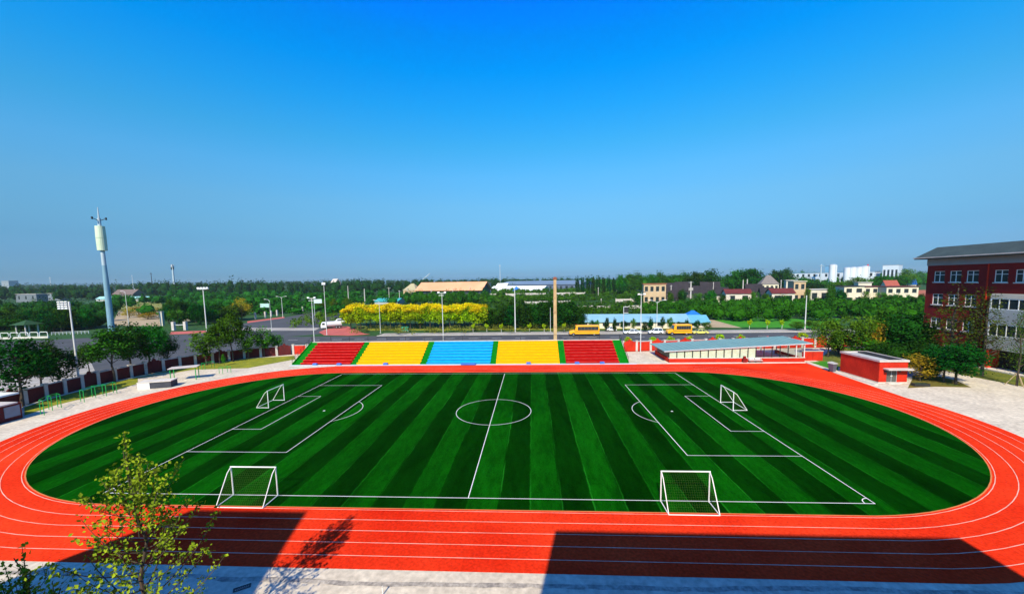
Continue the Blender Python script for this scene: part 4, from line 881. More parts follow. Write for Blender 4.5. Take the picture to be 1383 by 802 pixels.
def bus(u, vb, L, label, rotz=PI):
    p = at(u,vb); t = thing('school_bus', label, 'bus', (p.x,p.y+1.2,-.02), rotz, 'yellow school buses parked along the far kerb'); hw = 1.18; h2 = L/2
    xb = h2-1.7     # bonnet from xb to h2
    obj('body', MB().yprism([(-h2,.55),(-h2,2.9),(-h2+.2,3.15),(xb-.55,3.15),(xb-.25,3.0),(xb+.05,1.75),(xb+.05,.55)],-hw,hw), BUSY, t, .08)
    obj('bonnet', MB().yprism([(xb+.053,.55),(xb+.053,1.70),(h2-.25,1.45),(h2,1.25),(h2,.55)],-hw+.14,hw-.14), BUSY, t, .08)
    n = 6; x0 = -h2+.35; w = (xb-.75-x0)/n
    for s in (-1,1):
        for i in range(n):
            a = x0+w*i+.01; b = x0+w*(i+1)-.01; f = obj('window', MB().box(a,b,s*hw-(.012 if s>0 else .02),s*hw+(.02 if s>0 else .012),1.70,2.80), DARKM, t); obj('pane', MB().box(a+.05,b-.05,s*hw-(.01 if s>0 else .03),s*hw+(.03 if s>0 else .01),1.75,2.75), GLASS, f)
        obj('stripe', MB().box(-h2+.1,xb,s*hw-.006,s*hw+.012,1.25,1.40), DARKM, t)
        obj('mirror', MB().box(xb+.1,xb+.25,s*1.35-.1,s*1.35+.1,1.9,2.3), DARKM, t)
    obj('windscreen', MB().hexa([(xb+.06,-1.0,1.85),(xb+.075,-1.0,1.85),(xb+.075,1.0,1.85),(xb+.06,1.0,1.85)],[(xb-.2,-1.0,2.85),(xb-.17,-1.0,2.85),(xb-.17,1.0,2.85),(xb-.2,1.0,2.85)]), GLASS, t)
    obj('bumper', MB().box(h2+.003,h2+.16,-1.0,1.0,.45,.7).box(-h2-.16,-h2-.003,-1.0,1.0,.45,.7), DARKM, t)
    for s in (-.75,.75):
        obj('headlight', MB().box(h2-.03,h2+.02,s-.16,s+.16,.85,1.1), LAMPG, t); obj('warning_light', MB().box(xb-.62,xb-.42,s-.12,s+.12,3.152,3.27), mat('tail_red',(.5,.01,.01)), t)
    wheels(t,(-h2+1.6,h2-1.2),hw-.02,.48); return t
bus(789.5,453.5,9.0,'orange yellow school bus with dark windows, parked in front of the dark trees')
bus(918.5,452.5,7.0,'shorter bright yellow school bus parked between a white car and the taxi')
p = at(448,443.5); t = thing('tank_truck', 'white cabbed truck with a grey tank stopped beside the red plaza', 'truck', (p.x,p.y,-.02), R(205))
obj('cab', MB().yprism([(1.7,.5),(1.7,2.6),(3.2,2.6),(3.6,1.6),(3.6,.5)],-1.15,1.15), CARW, t, .08); obj('windscreen', MB().hexa([(3.6,-1.0,1.62),(3.62,-1.0,1.62),(3.62,1.0,1.62),(3.6,1.0,1.62)],[(3.24,-1.0,2.5),(3.27,-1.0,2.5),(3.27,1.0,2.5),(3.24,1.0,2.5)]), GLASS, t)
obj('side_window', MB().box(2.2,3.1,-1.165,-1.152,1.6,2.3).box(2.2,3.1,1.152,1.165,1.6,2.3), GLASS, t); obj('tank', MB().tube((-3.6,0,1.75),(1.5,0,1.75),1.05,None,16), GALV, t); obj('chassis', MB().box(-3.7,1.69,-.5,.5,.5,.75), DARKM, t); wheels(t,(-2.8,-1.7,2.5),1.14,.5)
p = at(459,436.5); t = thing('parked_van', 'small white van behind the tank truck at the edge of the yellow trees', 'van', (p.x,p.y,-.02), R(200)); obj('body', MB().yprism([(-2.2,.4),(-2.2,1.9),(1.0,1.95),(1.7,1.2),(2.3,1.05),(2.3,.4)],-.9,.9), CARW, t, .07); obj('window', MB().box(-1.9,.8,-.915,-.902,1.25,1.75).box(-1.9,.8,.902,.915,1.25,1.75), GLASS, t); wheels(t,(-1.4,1.5),.9,.36)

# ------------------------------------------------------------------ sheds and houses
def house(name, label, u0, u1, vb, vt, dep, wall, roof, style, nw=0, nf=1, dist=None, cat='house', wm=None, over=.5, turn=0.0, roof_h=.3, group=None):
    p0, p1 = (far(u0,dist), far(u1,dist)) if dist else (at(u0,vb), at(u1,vb)); c = (p0+p1)/2; L = (p1-p0).length*(0.96 if turn else 1); an = math.atan2(p1.y-p0.y,p1.x-p0.x)+turn
    H = max(2.2,hz(c,vt)); t = thing(name, label, cat, c, an, group); x = L/2
    wh = H*(1-roof_h) if style != 'flat' else H-.35
    wmB = MB(); hs_ = []
    for f in range(nf):
        z0 = wh*f/nf+wh/nf*.32; z1 = wh*f/nf+wh/nf*.78
        for i in range(nw): xx = -x+L*(i+.5)/nw; ww = min(1.6,L/nw*.28); hs_.append((xx-ww,xx+ww,z0,z1))
    facade(wmB, -x, x, 0, wh, hs_, 0, .3); wmB.box(-x,-x+.3,.303,dep,0,wh); wmB.box(x-.3,x,.303,dep,0,wh); wmB.box(-x+.303,x-.303,dep-.3,dep,0,wh)
    obj('wall', wmB, wall, t)
    for h_ in hs_:
        w = obj('window', MB().box(h_[0]-.06,h_[1]+.06,-.06,-.003,h_[2]-.18,h_[2]-.01), CONC2, t); obj('pane', MB().box(h_[0],h_[1],.12,.16,h_[2],h_[3]), GLASS, w)
    if style == 'flat': r = MB().box(-x-over,x+over,-over,dep+over,wh+.003,H); 
    elif style == 'gable':
        r = MB().xprism([(-over,wh-.05),(dep/2,H),(dep+over,wh-.05),(dep+over,wh-.35),(dep/2,H-.3),(-over,wh-.35)],-x-over,x+over)
        obj('gable', MB().xprism([(0.01,wh+.003),(dep/2,H-.32),(dep-.01,wh+.003)],-x+.02,-x+.3).xprism([(0.01,wh+.003),(dep/2,H-.32),(dep-.01,wh+.003)],x-.3,x-.02), wall, t)
    elif style == 'hip':
        r = MB(); k = min(dep/2,x*.8); r.add([(-x-over,-over,wh+.003),(x+over,-over,wh+.003),(x+over,dep+over,wh+.003),(-x-over,dep+over,wh+.003),(-x+k,dep/2,H),(x-k,dep/2,H)],[(0,1,5,4),(1,2,5),(2,3,4,5),(3,0,4),(3,2,1,0)])
    elif style == 'arch':
        n = 12; pr = [(-over,wh-.3)]+[(-over+(dep+2*over)*i/n, wh+(H-wh)*math.sin(PI*i/n)) for i in range(n+1)]+[(dep+over,wh-.3)]; r = MB().xprism(pr[::1],-x-over,x+over)
    obj('roof', r, roof, t); return t
# long shed with pale blue roof behind the parked vehicles
house('long_shed','long low cream shed with a pale blue sheet roof behind the parked vehicles',782,930,443.5,425.5,9,CREAM,BLUER,'gable',10,1,cat='shed',roof_h=.45)
house('long_shed','short end of the roadside shed with a lighter blue lean roof',931,957,442.5,426.5,8,CREAM,mat('cyan_sheet',(0.13,0.37,0.48),(0.10,0.31,0.42),rough=.5),'gable',2,1,cat='shed',roof_h=.5)
house('cabin','small cabin with a bright blue roof behind the end of the long shed',929,948,437,420,6,CREAM,BLUES,'hip',2,1,cat='cabin',roof_h=.45)
# village on the right
house('village_house','tan two storey house with a flat terracotta roof above the orchard',869,899,412,383,12,TANW,mat('terracotta',(0.40,0.14,0.07),(0.30,0.10,0.05),rough=.9),'flat',4,2)
DK = [(900,916,405,382,'dark tiled house immediately right of the tan two storey house'),(912,932,402,380.5,'dark tiled house just left of the white transformer pole'),(934,954,406,386,'dark tiled house just right of the white transformer pole'),(946,972,401,380.5,'dark tiled house with a long ridge below the first dark tree clump'),(905,925,410,392,'lower dark tiled house in front of the dark roofs'),(966,984,404,388,'small dark tiled house beside the maroon roofed house'),(1008,1030,403,383.5,'dark tiled house behind the two pale posts'),(1028,1046,405,388,'dark tiled house left of the second maroon roof')]
for a in DK: house('village_house',a[4],a[0],a[1],a[2],a[3],9,mat('dim_wall',(0.09,0.075,0.07),(0.06,0.05,0.048),scale=.3),SLATE,'gable',2,1,roof_h=.55,group='dark tiled village houses')
house('village_house','white walled house with a maroon roof behind the dense hedge wood',980,1015,410,390.5,10,WHITER,MAROON,'gable',2,1,roof_h=.28)
o = house('field_wall','low white wall running left from the maroon roofed house',957,986,411,400,1,WHITER,COPING,'flat',0,1,cat='wall',over=.1)
house('village_house','second white walled house with a maroon roof, further right and lower',1042,1073,411,389.5,10,WHITER,MAROON,'gable',2,1,roof_h=.28)
house('village_house','narrow tan two storey house at the right end of the maroon roofs',1071,1087,410,379.5,9,TANW,CREAM,'flat',2,2)
house('village_house','yellowish house with a grey hipped roof between two dark tree clumps',1027,1051,402,371.5,10,CREAM,mat('grey_hip',(0.20,0.17,0.16),(0.15,0.13,0.12),rough=.9),'hip',4,2,roof_h=.4)
house('roof_room','small white stair room on the roofs between the two maroon houses',1061,1071,401,378,6,WHITER,COPING,'flat',1,1,cat='house')
house('village_house','low white house with one dark opening left of the cream row',1093,1119,410,390.5,9,WHITER,COPING,'flat',2,1)
house('village_house','left cream two storey house of the row, with a deep dark balcony',1139,1166,411,386,10,CREAM,SLATE,'flat',2,2)
house('village_house','middle cream two storey house of the row',1166,1196,410,386.5,11,CREAM,MAROON,'flat',3,2)
house('village_house','right cream two storey house of the row, next to the school',1196,1239,411,386.5,11,CREAM,MAROON,'flat',4,2)
house('roof_room','white block above the flat roof of the left cream house',1158,1176,404,381,6,WHITER,COPING,'flat',1,1,cat='house')
house('village_house','red roofed house behind the row of cream houses',1196,1213,400,378.5,9,CREAM,mat('red_tile',(0.34,0.08,0.05),(0.25,0.06,0.04)),'gable',2,2,roof_h=.35)
house('village_house','low house with a red tiled roof partly hidden by the school',1236,1256,408,392,9,TANW,mat('red_tile2',(0.28,0.09,0.06),(0.2,0.07,0.05)),'gable',2,1,roof_h=.5)
house('workshop','workshop with a strong blue roof left of the school roof',1222,1237,392,377,9,WHITER,BLUES,'gable',0,1,cat='workshop',roof_h=.45)
# factory with silos
house('factory','long white factory with panelled walls and a blue roof edge under the silos',1066,1180,385,367.5,40,mat('factory_white',(0.58,0.63,0.70),(0.44,0.50,0.58),scale=.03),mat('factory_blue',(0.20,0.46,0.66),(0.16,0.38,0.58),rough=.5),'flat',14,2,cat='factory',over=.8)
house('factory_block','tall white factory block with vertical ribs right of the silos',1190.5,1212,385,358,30,mat('factory_white',(0,0,0)),COPING,'flat',4,1,cat='factory',over=.3)
house('factory_block','blue grey tower block beside the single white silo',1113,1119,384,359,12,mat('tower_blue',(0.16,0.34,0.50),(0.12,0.28,0.42)),BLUER,'flat',0,1,cat='factory')
for i, (u, vt, w, lab) in enumerate([(1124,357,9,'single white silo standing left of the four silos'),(1144,361,9,'first from the left of four white silos on the factory'),(1152,360.5,8,'second from the left of four white silos on the factory'),(1160,360.2,8,'third from the left of four white silos on the factory'),(1168,359,9,'rightmost of four white silos, with a red lamp on top')]):
    p = far(u,600); h = hz(p,vt); r = w*600/FPX/2*.97; t = thing('silo', lab, 'silo', p, 0, 'white silos of the factory'); obj('drum', MB().tube((0,0,0),(0,0,h-1.2),r,None,20), mat('silo_white',(0.66,0.70,0.74),(0.56,0.60,0.66),scale=.1), t, smooth=False); obj('cap', MB().tube((0,0,h-1.197),(0,0,h),r*1.02,r*.5,20), GALV, t); obj('ladder', MB().box(-.4,.4,-r-.35,-r-.05,0,h-1), GALV, t)
    if i == 4: obj('beacon', MB().ball((r*.6,0,h+1.0),1.2,1.2,1.2), mat('beacon_red',(.7,.03,.03)), t)
# centre
house('hall','very wide hall with an orange tiled roof on the horizon left of centre',564,650,403,381,22,mat('hall_dark',(0.05,0.055,0.08),(0.035,0.04,0.06),scale=.05),ORANGE,'gable',9,1,cat='hall',roof_h=.5,over=2)
house('hall_annex','small pinkish block at the right end of the orange roofed hall',649,657,402,381.5,12,mat('pink_block',(0.62,0.40,0.32),(0.5,0.32,0.26)),TANW,'flat',1,1,cat='building')
house('gate_house','small house with a pale roof beside the orange roofed hall',545,562,403,383,12,TANW,mat('tan_roof',(0.42,0.36,0.22),(0.3,0.26,0.16)),'hip',2,1,cat='house',roof_h=.45)
house('canopy','low teal roofed canopy behind the yellow topped trees',506,537,411,403,12,GREYP,TEAL,'gable',0,1,cat='canopy',roof_h=.5)
house('warehouse','huge grey blue warehouse with a shallow roof on the horizon',674,784,395,379.2,60,mat('ware_wall',(0.10,0.13,0.20),(0.07,0.10,0.16),scale=.03),mat('ware_roof',(0.17,0.23,0.31),(0.13,0.18,0.25),scale=.02,rough=.5),'gable',16,1,cat='warehouse',roof_h=.30,over=1)
house('warehouse','low white roofed shed in front of the grey blue warehouse',660,732,397,386.3,30,WHITER,STEELW,'gable',8,1,cat='warehouse',roof_h=.55,over=.6)
house('cabin','tiny bright blue roofed kiosk before the white roofed shed',693,700,398,387,5,WHITER,BLUES,'hip',1,1,cat='cabin',roof_h=.5)
house('warehouse','white roofed hut at the left end of the warehouses',668,682,396,382.5,20,WHITER,STEELW,'gable',0,1,cat='warehouse',roof_h=.5)
house('village_house','small pink gabled house peeping above the wood left of centre',447.5,454,393,376.5,12,mat('pink_wall',(0.55,0.35,0.30),(0.45,0.28,0.24)),COPING,'gable',1,1,cat='house')
p = far(573,900); h = hz(p,377); t = thing('crane', 'white crane boom slanting up behind the orange roofed hall', 'crane', p); h2 = hz(p,369.5)
obj('mast', MB().tube((0,0,0),(0,0,h),1.2,None,6), TOWERC, t); obj('boom', MB().tube((-3,0,h-1),(14,0,h2),1.3,.8,6), TOWERC, t)
# left
house('village_house','low pale house with a flat roof behind the trees far left',22,50,408,397,10,mat('pale_wall',(0.16,0.18,0.20),(0.11,0.13,0.15)),COPING,'flat',3,1)
house('village_house','small house with a peach gable lit by the sun far left',40,50,405,395.5,6,mat('peach_wall',(0.74,0.50,0.30),(0.6,0.4,0.24)),MAROON,'gable',1,1,roof_h=.4)
house('village_house','grey two storey house with dark windows behind the rack of lamps',64,82,406,396,10,mat('grey_house',(0.20,0.24,0.28),(0.15,0.18,0.22)),COPING,'flat',3,2)
house('tower_block','hazy blue apartment slab on the far left horizon',1.5,11.5,0,379.2,30,mat('haze_block',(0.30,0.34,0.38),(0.26,0.30,0.34)),GREYP,'flat',6,8,dist=1500,cat='building')
house('farm_house','wide brown gabled house behind the pale blue mast',152,180,404,391,14,mat('brown_wall',(0.16,0.14,0.12),(0.11,0.10,0.09)),mat('brown_roof',(0.17,0.12,0.10),(0.12,0.09,0.08)),'gable',4,1,roof_h=.5)
house('long_shed','long low shed with a teal and white roof crossing behind the pale blue mast',130,204,407,400.5,8,GREYP,mat('teal_white',(0.36,0.62,0.60),(0.12,0.40,0.40),scale=.06,rough=.5),'gable',8,1,cat='shed',roof_h=.45)
house('white_house','white walled house among trees beside the red bordered verge',246,261,433,420,9,WHITER,COPING,'flat',2,1)
house('white_house','narrow white house behind a tree left of the red bordered verge',226,234,434,417,8,WHITER,mat('pink_roof',(0.5,0.3,0.26),(0.4,0.24,0.2)),'flat',1,2)
house('long_shed','faint white roofed shed in the gap of the far wood on the left',178,196,396,388,20,GREYP,mat('pale_roof',(0.46,0.55,0.58),(0.4,0.48,0.52)),'gable',0,1,cat='shed',roof_h=.6)
# pale farm walls among the orchard
for (u0,u1,d,vt,lab) in ((656,790,365,395.6,'longest thin white wall crossing the far orchard'),(688,770,262,406.4,'thin white wall crossing the middle of the orchard'),(812,872,270,403.0,'bright white wall at the right edge of the orchard'),(775,824,225,412.6,'short pale wall low in the orchard'),(845,875,215,412.4,'short pale wall nearest the tan house')):
    a, b = far(u0,d), far(u1,d); h = hz((a+b)/2,vt); t = thing('farm_wall', lab, 'wall', a, math.atan2(b.y-a.y,b.x-a.x), 'white farm walls in the orchard'); L = (b-a).length
    n = int(L/9); 
    for i in range(n+1): obj('pier', MB().box(L*i/n-.25,L*i/n+.25,-.25,.25,0,h+.12), COPING, t)
    m = MB()
    for i in range(n):
        if (i*7+len(lab))%5: m.box(L*i/n+.253,L*(i+1)/n-.253,-.12,.12,0,h-.1*((i*3)%4))
    obj('panel', m, COPING, t)
# white road barrier far left
a, b = at(-40,459), at(66,456.3); t = thing('barrier', 'white barrier of rounded hoops along the far left road', 'barrier', a, math.atan2(b.y-a.y,b.x-a.x)); L = (b-a).length; n = 8
obj('base', MB().box(0,L,-.25,.25,0,.6), CONC2, t)
for i in range(n):
    x0, x1 = L*i/n+.25, L*(i+1)/n-.25; obj('hoop', MB().path([(x0,0,.6),(x0,0,1.8),(x0+.3,0,2.1),(x1-.3,0,2.1),(x1,0,1.8),(x1,0,.6)],.10,6), STEELW, t)
p = at(38,452); t = thing('pavilion', 'small open pavilion with a green pyramid roof above the white barrier', 'pavilion', p); h = hz(p,432); w = 3.0
for x in (-w*.6,w*.6):
    for y in (-w*.6,w*.6): obj('column', MB().tube((x,y,0),(x,y,h*.7),.2,None,8), COPING, t)
m = MB(); m.add([(-w,-w,h*.7),(w,-w,h*.7),(w,w,h*.7),(-w,w,h*.7),(0,0,h)],[(0,1,4),(1,2,4),(2,3,4),(3,0,4),(3,2,1,0)]); obj('roof', m, mat('pavilion_green',(0.02,0.07,0.02),(0.014,0.05,0.015)), t)
t = thing('fence', 'thin white rail fence along the far side of the left road', 'fence', at(70,452.5), 0); a = at(70,452.5); b = at(120,450.5)-a
for k in range(11): q = b*k/10; obj('post', MB().box(q.x-.07,q.x+.07,q.y-.07,q.y+.07,0,1.1), GALV, t)
obj('rail', MB().tube((0,0,1.05),(b.x,b.y,1.05),.05,None,6).tube((0,0,.6),(b.x,b.y,.6),.04,None,6), GALV, t)
t = thing('fence', 'row of pale posts beside the side road', 'fence', at(345,430), 0); a = at(345,430)
for k,(u,v) in enumerate(((345,430.5),(358.5,429),(366.5,427.5),(374.5,426.5),(396,423),(409,421))): q = at(u,v)-a; obj('post', MB().box(q.x-.35,q.x+.35,q.y-.35,q.y+.35,0,3.2), COPING, t)
t = thing('fence', 'low rail fence with two thick posts behind the red bordered verge', 'fence', at(232,446), 0); a = at(232,446)
for (u,v) in ((235,446),(251,445.5)): q = at(u,v)-a; obj('post', MB().box(q.x-.5,q.x+.5,q.y-.5,q.y+.5,0,3.3), COPING, t)
q = at(251,445.5)-a; obj('rail', MB().tube((0.6,0,2.0),(q.x,q.y,2.0),.15,None,6), GALV, t)
t = thing('utility_cabinet', 'small green cabinet under the yellow topped trees', 'cabinet', at(547.5,447)); obj('body', MB().box(-1.2,1.2,-.6,.6,.1,1.5), mat('cabinet_green',(0.02,0.26,0.14),(0.015,0.2,0.1)), t, .04); obj('plinth', MB().box(-1.3,1.3,-.7,.7,0,.098), CONC2, t); obj('door', MB().box(-1.1,-.05,-.63,-.602,.2,1.4).box(.05,1.1,-.63,-.602,.2,1.4), mat('cabinet_door',(0.03,0.32,0.18),(0.025,0.26,0.14)), t)
# ------------------------------------------------------------------ trees on the left, in front of the boundary wall
GL_ = 'young trees along the left boundary wall'
for a in [('streetdark#1',30,549,457,66,'large dark tree nearest the left edge of the photo, beside the dugout'),('streetdark#2',58,534,459,44,'dark tree second from the left edge, its trunk on a pale wall pier'),('streetdark#1',84,527,474,44,'smaller dark tree between the left pair of trees and the rack floodlight'),
          ('street#1',121,505,463,26,'small light green tree just right of the rack floodlight'),('street#2',155,516,446,50,'bright green tree left in the clump below the pale blue mast'),('streetdark#2',178,508,437,44,'tallest dark green tree in the middle of the clump below the pale blue mast'),('street#3',203,503,439,44,'green tree right in the clump below the pale blue mast'),('streetdark#1',228,495,452,26,'small dark tree at the right end of the clump below the pale blue mast'),
          ('slim#1',279,493,439,36,'light young tree left of the four lamp crossbar pole'),('street#2',297,491,438,30,'young tree right beside the four lamp crossbar pole'),('street#1',315,488,419,30,'tallest tree of the young row left of the grandstand'),('slim#2',336,485,440,27,'third tree from the grandstand in the young row'),('slim#3',357,482,441,23,'second tree from the grandstand in the young row'),('slim#1',373,479,447,21,'smallest young tree, closest to the grandstand')]:
    ptree(*a[:5], a[5], GL_, 'street_tree')
for i,(u,v) in enumerate(((196,505),(303,494))):
    p = at(u,v); tree('slim#4', p, 2.6, 1.0, ['low reddish sapling before the wall beside the podium','low reddish sapling at the foot of the four lamp crossbar pole'][i], None, 'shrub', 'sapling')
# ------------------------------------------------------------------ yard on the right
for a in [('olive#1',1118,482,432,42,'olive tree behind the right end of the glazed shed','tree'),('olive#2',1150,484,424,52,'broad olive tree with thin upright shoots behind the brick hut','tree'),('gold#1',1182,486,436,44,'brownish gold tree behind the roof of the brick hut','tree'),('dark#1',1222,490,416,58,'darkest broad tree, left of the school corner','tree'),('green#1',1197,480,417,40,'green tree between the gold tree and the darkest tree','tree'),('slim#2',1166,488,455,34,'light green bush like tree over the roof of the brick hut','tree'),
          ('shrub#1',1206,497,460,48,'dark rounded bush right behind the brick hut','shrub'),('shrub#2',1243,495,455,50,'dark rounded bush against the school corner','shrub'),('slim#3',1186,492,462,26,'small light bush behind the brick hut skylight','shrub'),('gold#2',1242,514,477,40,'yellow leaved small tree right of the brick hut','tree'),
          ('streetdark#2',1274,516,466,44,'dark green tree left of the pair on the dry lawn before the school','tree'),('streetdark#1',1291,519,464,56,'rounder dark green tree right of the pair on the dry lawn before the school','tree'),
          ('bare#1',1284,500,386,66,'tall sparse tree in front of the three left window columns of the school','tree'),('bare#2',1326,507,394,54,'tall sparse brown tree at the corner of the pale school bay','tree'),('bare#3',1373,521,415,34,'thin sparse tree in front of the school porch at the right edge','tree'),('green#1',1256,512,478,30,'low green tree between the yellow small tree and the dark pair','tree'),('column#1',1132,478,440,22,'narrow dark tree over the left end of the brick hut','tree')]:
    ptree(*a[:5], a[5], 'trees in the school yard', 'yard_tree' if a[6]=='tree' else 'shrub', a[6])
st_ = thing('tree_stake', 'pale wooden props tied round the thin sparse tree at the right edge', 'stakes', at(1373,521)); 
for k in range(3): a = k*2.09+.3; obj('prop', MB().tube((math.cos(a)*1.1,math.sin(a)*1.1,0),(math.cos(a)*.12,math.sin(a)*.12,1.9),.05,None,6), mat('timber',(0.45,0.33,0.2),(0.36,0.26,0.16)), st_)
sp = at(1126,470); tree('bare#2', sp, 5.2, .9, 'red twigged thin tree leaning over the garden wall right of the glazed shed', 'trees in the school yard', 'tree', 'yard_tree')
# ------------------------------------------------------------------ belt beyond the road
for i in range(14):
    u = 474+13.4*i; ptree('lime#%d'%(i%4), u, 444.8-(i%3)*.3, (417 if i == 0 else 412)+(i*5)%4-1.5, 26, 'yellow topped lime green tree in the front row beyond the road', 'yellow topped trees beyond the road', 'flowering_tree')
for i in range(13):
    u = 482+13.2*i; ptree('lime#%d'%((i+2)%4), u, 440.5, 409.5+(i*3)%4*.8, 23, 'yellow topped lime green tree in the hidden back row of the belt', 'yellow topped trees in the back row', 'flowering_tree')
for i,(u,vt,w) in enumerate(((662,416,32),(677,411,34),(692,413,34),(708,407,38),(724,410,36),(738,405,36),(752,408,32),(766,404,40),(779,413,26),(700,402,34),(746,402,34))):
    ptree('dark#%d'%(i%3+1), u, 443 if i < 9 else 439, vt, w, 'dense dark tree in the clump behind the brown post', 'dense dark trees beyond the road', 'dense_tree')
for u in (639,657.6,677,715,735,762): ptree('round#1', u, 448, 436+random.random(), 5.5, 'clipped round tree with a whitewashed stem on the kerb before the dark trees', 'clipped kerb trees before the dark trees', 'kerb_tree')
for u in (1012,1036,1056): ptree('round#1', u, 444, 431+random.random(), 6, 'clipped round tree with a whitewashed stem before the bright green meadow', 'clipped kerb trees before the meadow', 'kerb_tree')
for u in (985,992,1001): pass
for i,u in enumerate((848,882,905,931,971.5,1000,1083)):
    p = at(u,470 if u < 960 else 467); vt = (455,455,454,454,451,451.5,449)[i]; h = hz(p,vt); tree('round#2', p, h, 1.05 if i != 3 else 1.15, 'round lime green clipped tree between the red wall and the road', 'round clipped trees behind the red wall', 'tree', 'clipped_tree')
for i in range(15):
    u = 785+12*i+random.uniform(-3,3); ptree(('column#1','streetdark#1','slim#2','column#2')[i%4], u, 447.6, 427+random.uniform(0,7), random.uniform(7,12), 'small young tree on the pavement between the parked vehicles and the long shed', 'young trees before the long shed', 'young_tree')
for i,(u,vt,w) in enumerate(((1076,428,34),(1100,426,36),(1128,430,30))): ptree('olive#%d'%(i%2+1), u, 446-(i%2), vt+6, w*.6, 'small olive tree at the far kerb above the right end of the glazed shed', 'olive trees at the far kerb', 'tree')
# dark crowns on the right skyline
for i,(u,vb,vt,w,lab) in enumerate(((938,400,363.5,30,'left crown of the first dark clump on the skyline'),(957,400,362.5,30,'right crown of the first dark clump on the skyline'),(993,398,364,30,'left crown of the second dark clump on the skyline'),(1010,398,362,36,'right crown of the second dark clump on the skyline'),(1049,392,361.5,24,'left of two small dark crowns beside the hipped house'),(1060,392,361.2,22,'right of two small dark crowns beside the hipped house'),(1098,392,379,34,'dark low tree before the factory'),(1088,391,377,24,'dark low tree at the left end of the factory'),(1159,394,375,30,'olive green tree in front of the four silos'),(1189,396,372,24,'green tree left of the ribbed factory block'),(1130,402,381,22,'tall light tree left of the cream house row'),(1210,394,372,26,'dark tree right of the ribbed factory block'),(1225,392,363.5,22,'dark tree on the skyline left of the school roof'))):
    ptree(('dark#1','dark#2','green#1','dark#3')[i%4] if i < 8 else ('olive#1','green#2')[i%2], u, vb, vt, w, lab, 'big trees on the right skyline', 'large_tree')
for i in range(9): ptree('green#%d'%(i%3+1), 838+10.5*i, 399-i*.2, 370.5-(i%3)*1.2+random.random(), 19, 'light green tree in the row left of the first dark skyline clump', 'light green trees on the skyline', 'large_tree')
for i in range(8): ptree('column#%d'%(i%2+1), 780+7*i, 399, 371+random.random()*3, 8, 'narrow dark tree in the row right of the grey blue warehouse', 'narrow dark trees on the skyline', 'large_tree')
for i,(u,vt) in enumerate(((905,394),(921,390),(941,395),(959,392),(975,396),(1020,393),(1035,396),(1058,398),(1090,388),(1122,386),(1134,390),(1187,394),(1225,397),(1243,396),(889,396),(862,395))):
    ptree(('green#1','dark#2','olive#2')[i%3], u, 411, vt, 9+i%4*2.5, 'garden tree standing among the village houses', 'garden trees among the village houses', 'tree', 'garden_tree')
ptree('green#2', 1150, 409, 397, 14, 'small tree before the left cream house', None, 'tree'); ptree('olive#2', 1166, 411, 392, 14, 'pale green tree against the middle cream house', None, 'tree'); ptree('green#3', 1207, 411, 397, 22, 'bushy tree before the right cream house', None, 'tree')
# trees one can tell apart in the middle distance on the left
rn = random.Random(5)
for i in range(26):
    u = -20+5.6*i+rn.uniform(-3,3); ptree(('dark#1','green#1','dark#2','streetdark#2','green#2')[i%5], u, 446.5+rn.uniform(-2,1.5)-(3 if u > 90 else 0), 419+rn.uniform(-5,9), rn.uniform(20,32), 'bushy green tree in the front row beyond the left road', 'front trees beyond the left road', 'roadside_tree')
for i in range(16):
    u = 228+6.2*i+rn.uniform(-2,2); ptree(('dark#2','green#1','slim#1','dark#3')[i%4], u, 442-rn.uniform(0,6)-(i*.35), 410+rn.uniform(-6,9), rn.uniform(15,24), 'green tree in the irregular row beyond the road junction', 'trees beyond the road junction', 'roadside_tree')
for i in range(14):
    u = 392+6.0*i+rn.uniform(-2,2); ptree(('green#1','olive#1','dark#1')[i%3], u, 422-rn.uniform(0,5), 405+rn.uniform(-3,6), rn.uniform(9,15), 'small grey green tree beside the receding side road', 'small trees beside the side road', 'roadside_tree')
ptree('gold#3', 327, 432, 402, 22, 'tree with a rusty orange crown beyond the red bordered verge', None, 'tree')
for i,(u,v,w) in enumerate(((200,431,26),(188,425,30),(210,424,22),(175,429,18))): ptree('gold#%d'%(i%2+1), u, v, v-(9+i%2*3), w, 'low yellow brown bush on the sandy yard', 'yellow brown bushes on the sandy yard', 'shrub', 'shrub')
# hedges, woods and orchard that read as one mass
stuff_wood('ground_cover',[(470,790,130,443.5,442.5,1.5),(500,780,137,441.5,441,1.5)], mat('leaf_cover',(0.16,0.17,0.012),(0.07,0.09,0.008),scale=.2), .5, 40, 'low yellow green planting under the trees along the far pavement', 'planting', 2.6)
stuff_wood('median_planting',[(386,440,156,432,429,2),(392,462,172,428,423,2),(412,466,195,422,418,2)], L_OLIVE, .7, 50, 'clipped planting on the median of the side road', 'planting', 3.0)
stuff_wood('orchard',[(640 if d < 240 else 600 if d < 330 else 645,880,d,vt,vt,1.2) for d,vt in ((150,425),(160,421),(172,418.5),(186,416),(200,413.5),(215,411.5),(246,408.5),(254,407.2),(290,402),(305,400.3),(320,398.6),(338,396.8),(352,395.6),(390,391.6),(420,390.0),(450,388.6),(480,387.5))], L_ORCH, 1.3, 42, 'dense green orchard rows between the dark trees and the warehouses', 'orchard', 5.5)
stuff_wood('hedge_wood',[(945,1262,150,413,411,3),(950,1262,162,409,407,3),(955,1262,176,404.5,403.5,3),(960,1262,192,402.5,402,2.5),(545,668,285,394,394,2.5),(550,665,305,391.5,391.5,2),(870,1262,212,405,402.5,2),(880,1000,190,411,408,3),(868,960,172,416,414,3)], L_ORCH, 1.0, 150, 'dense dark green wood of thin stems between the meadow and the village', 'wood', 4.6)
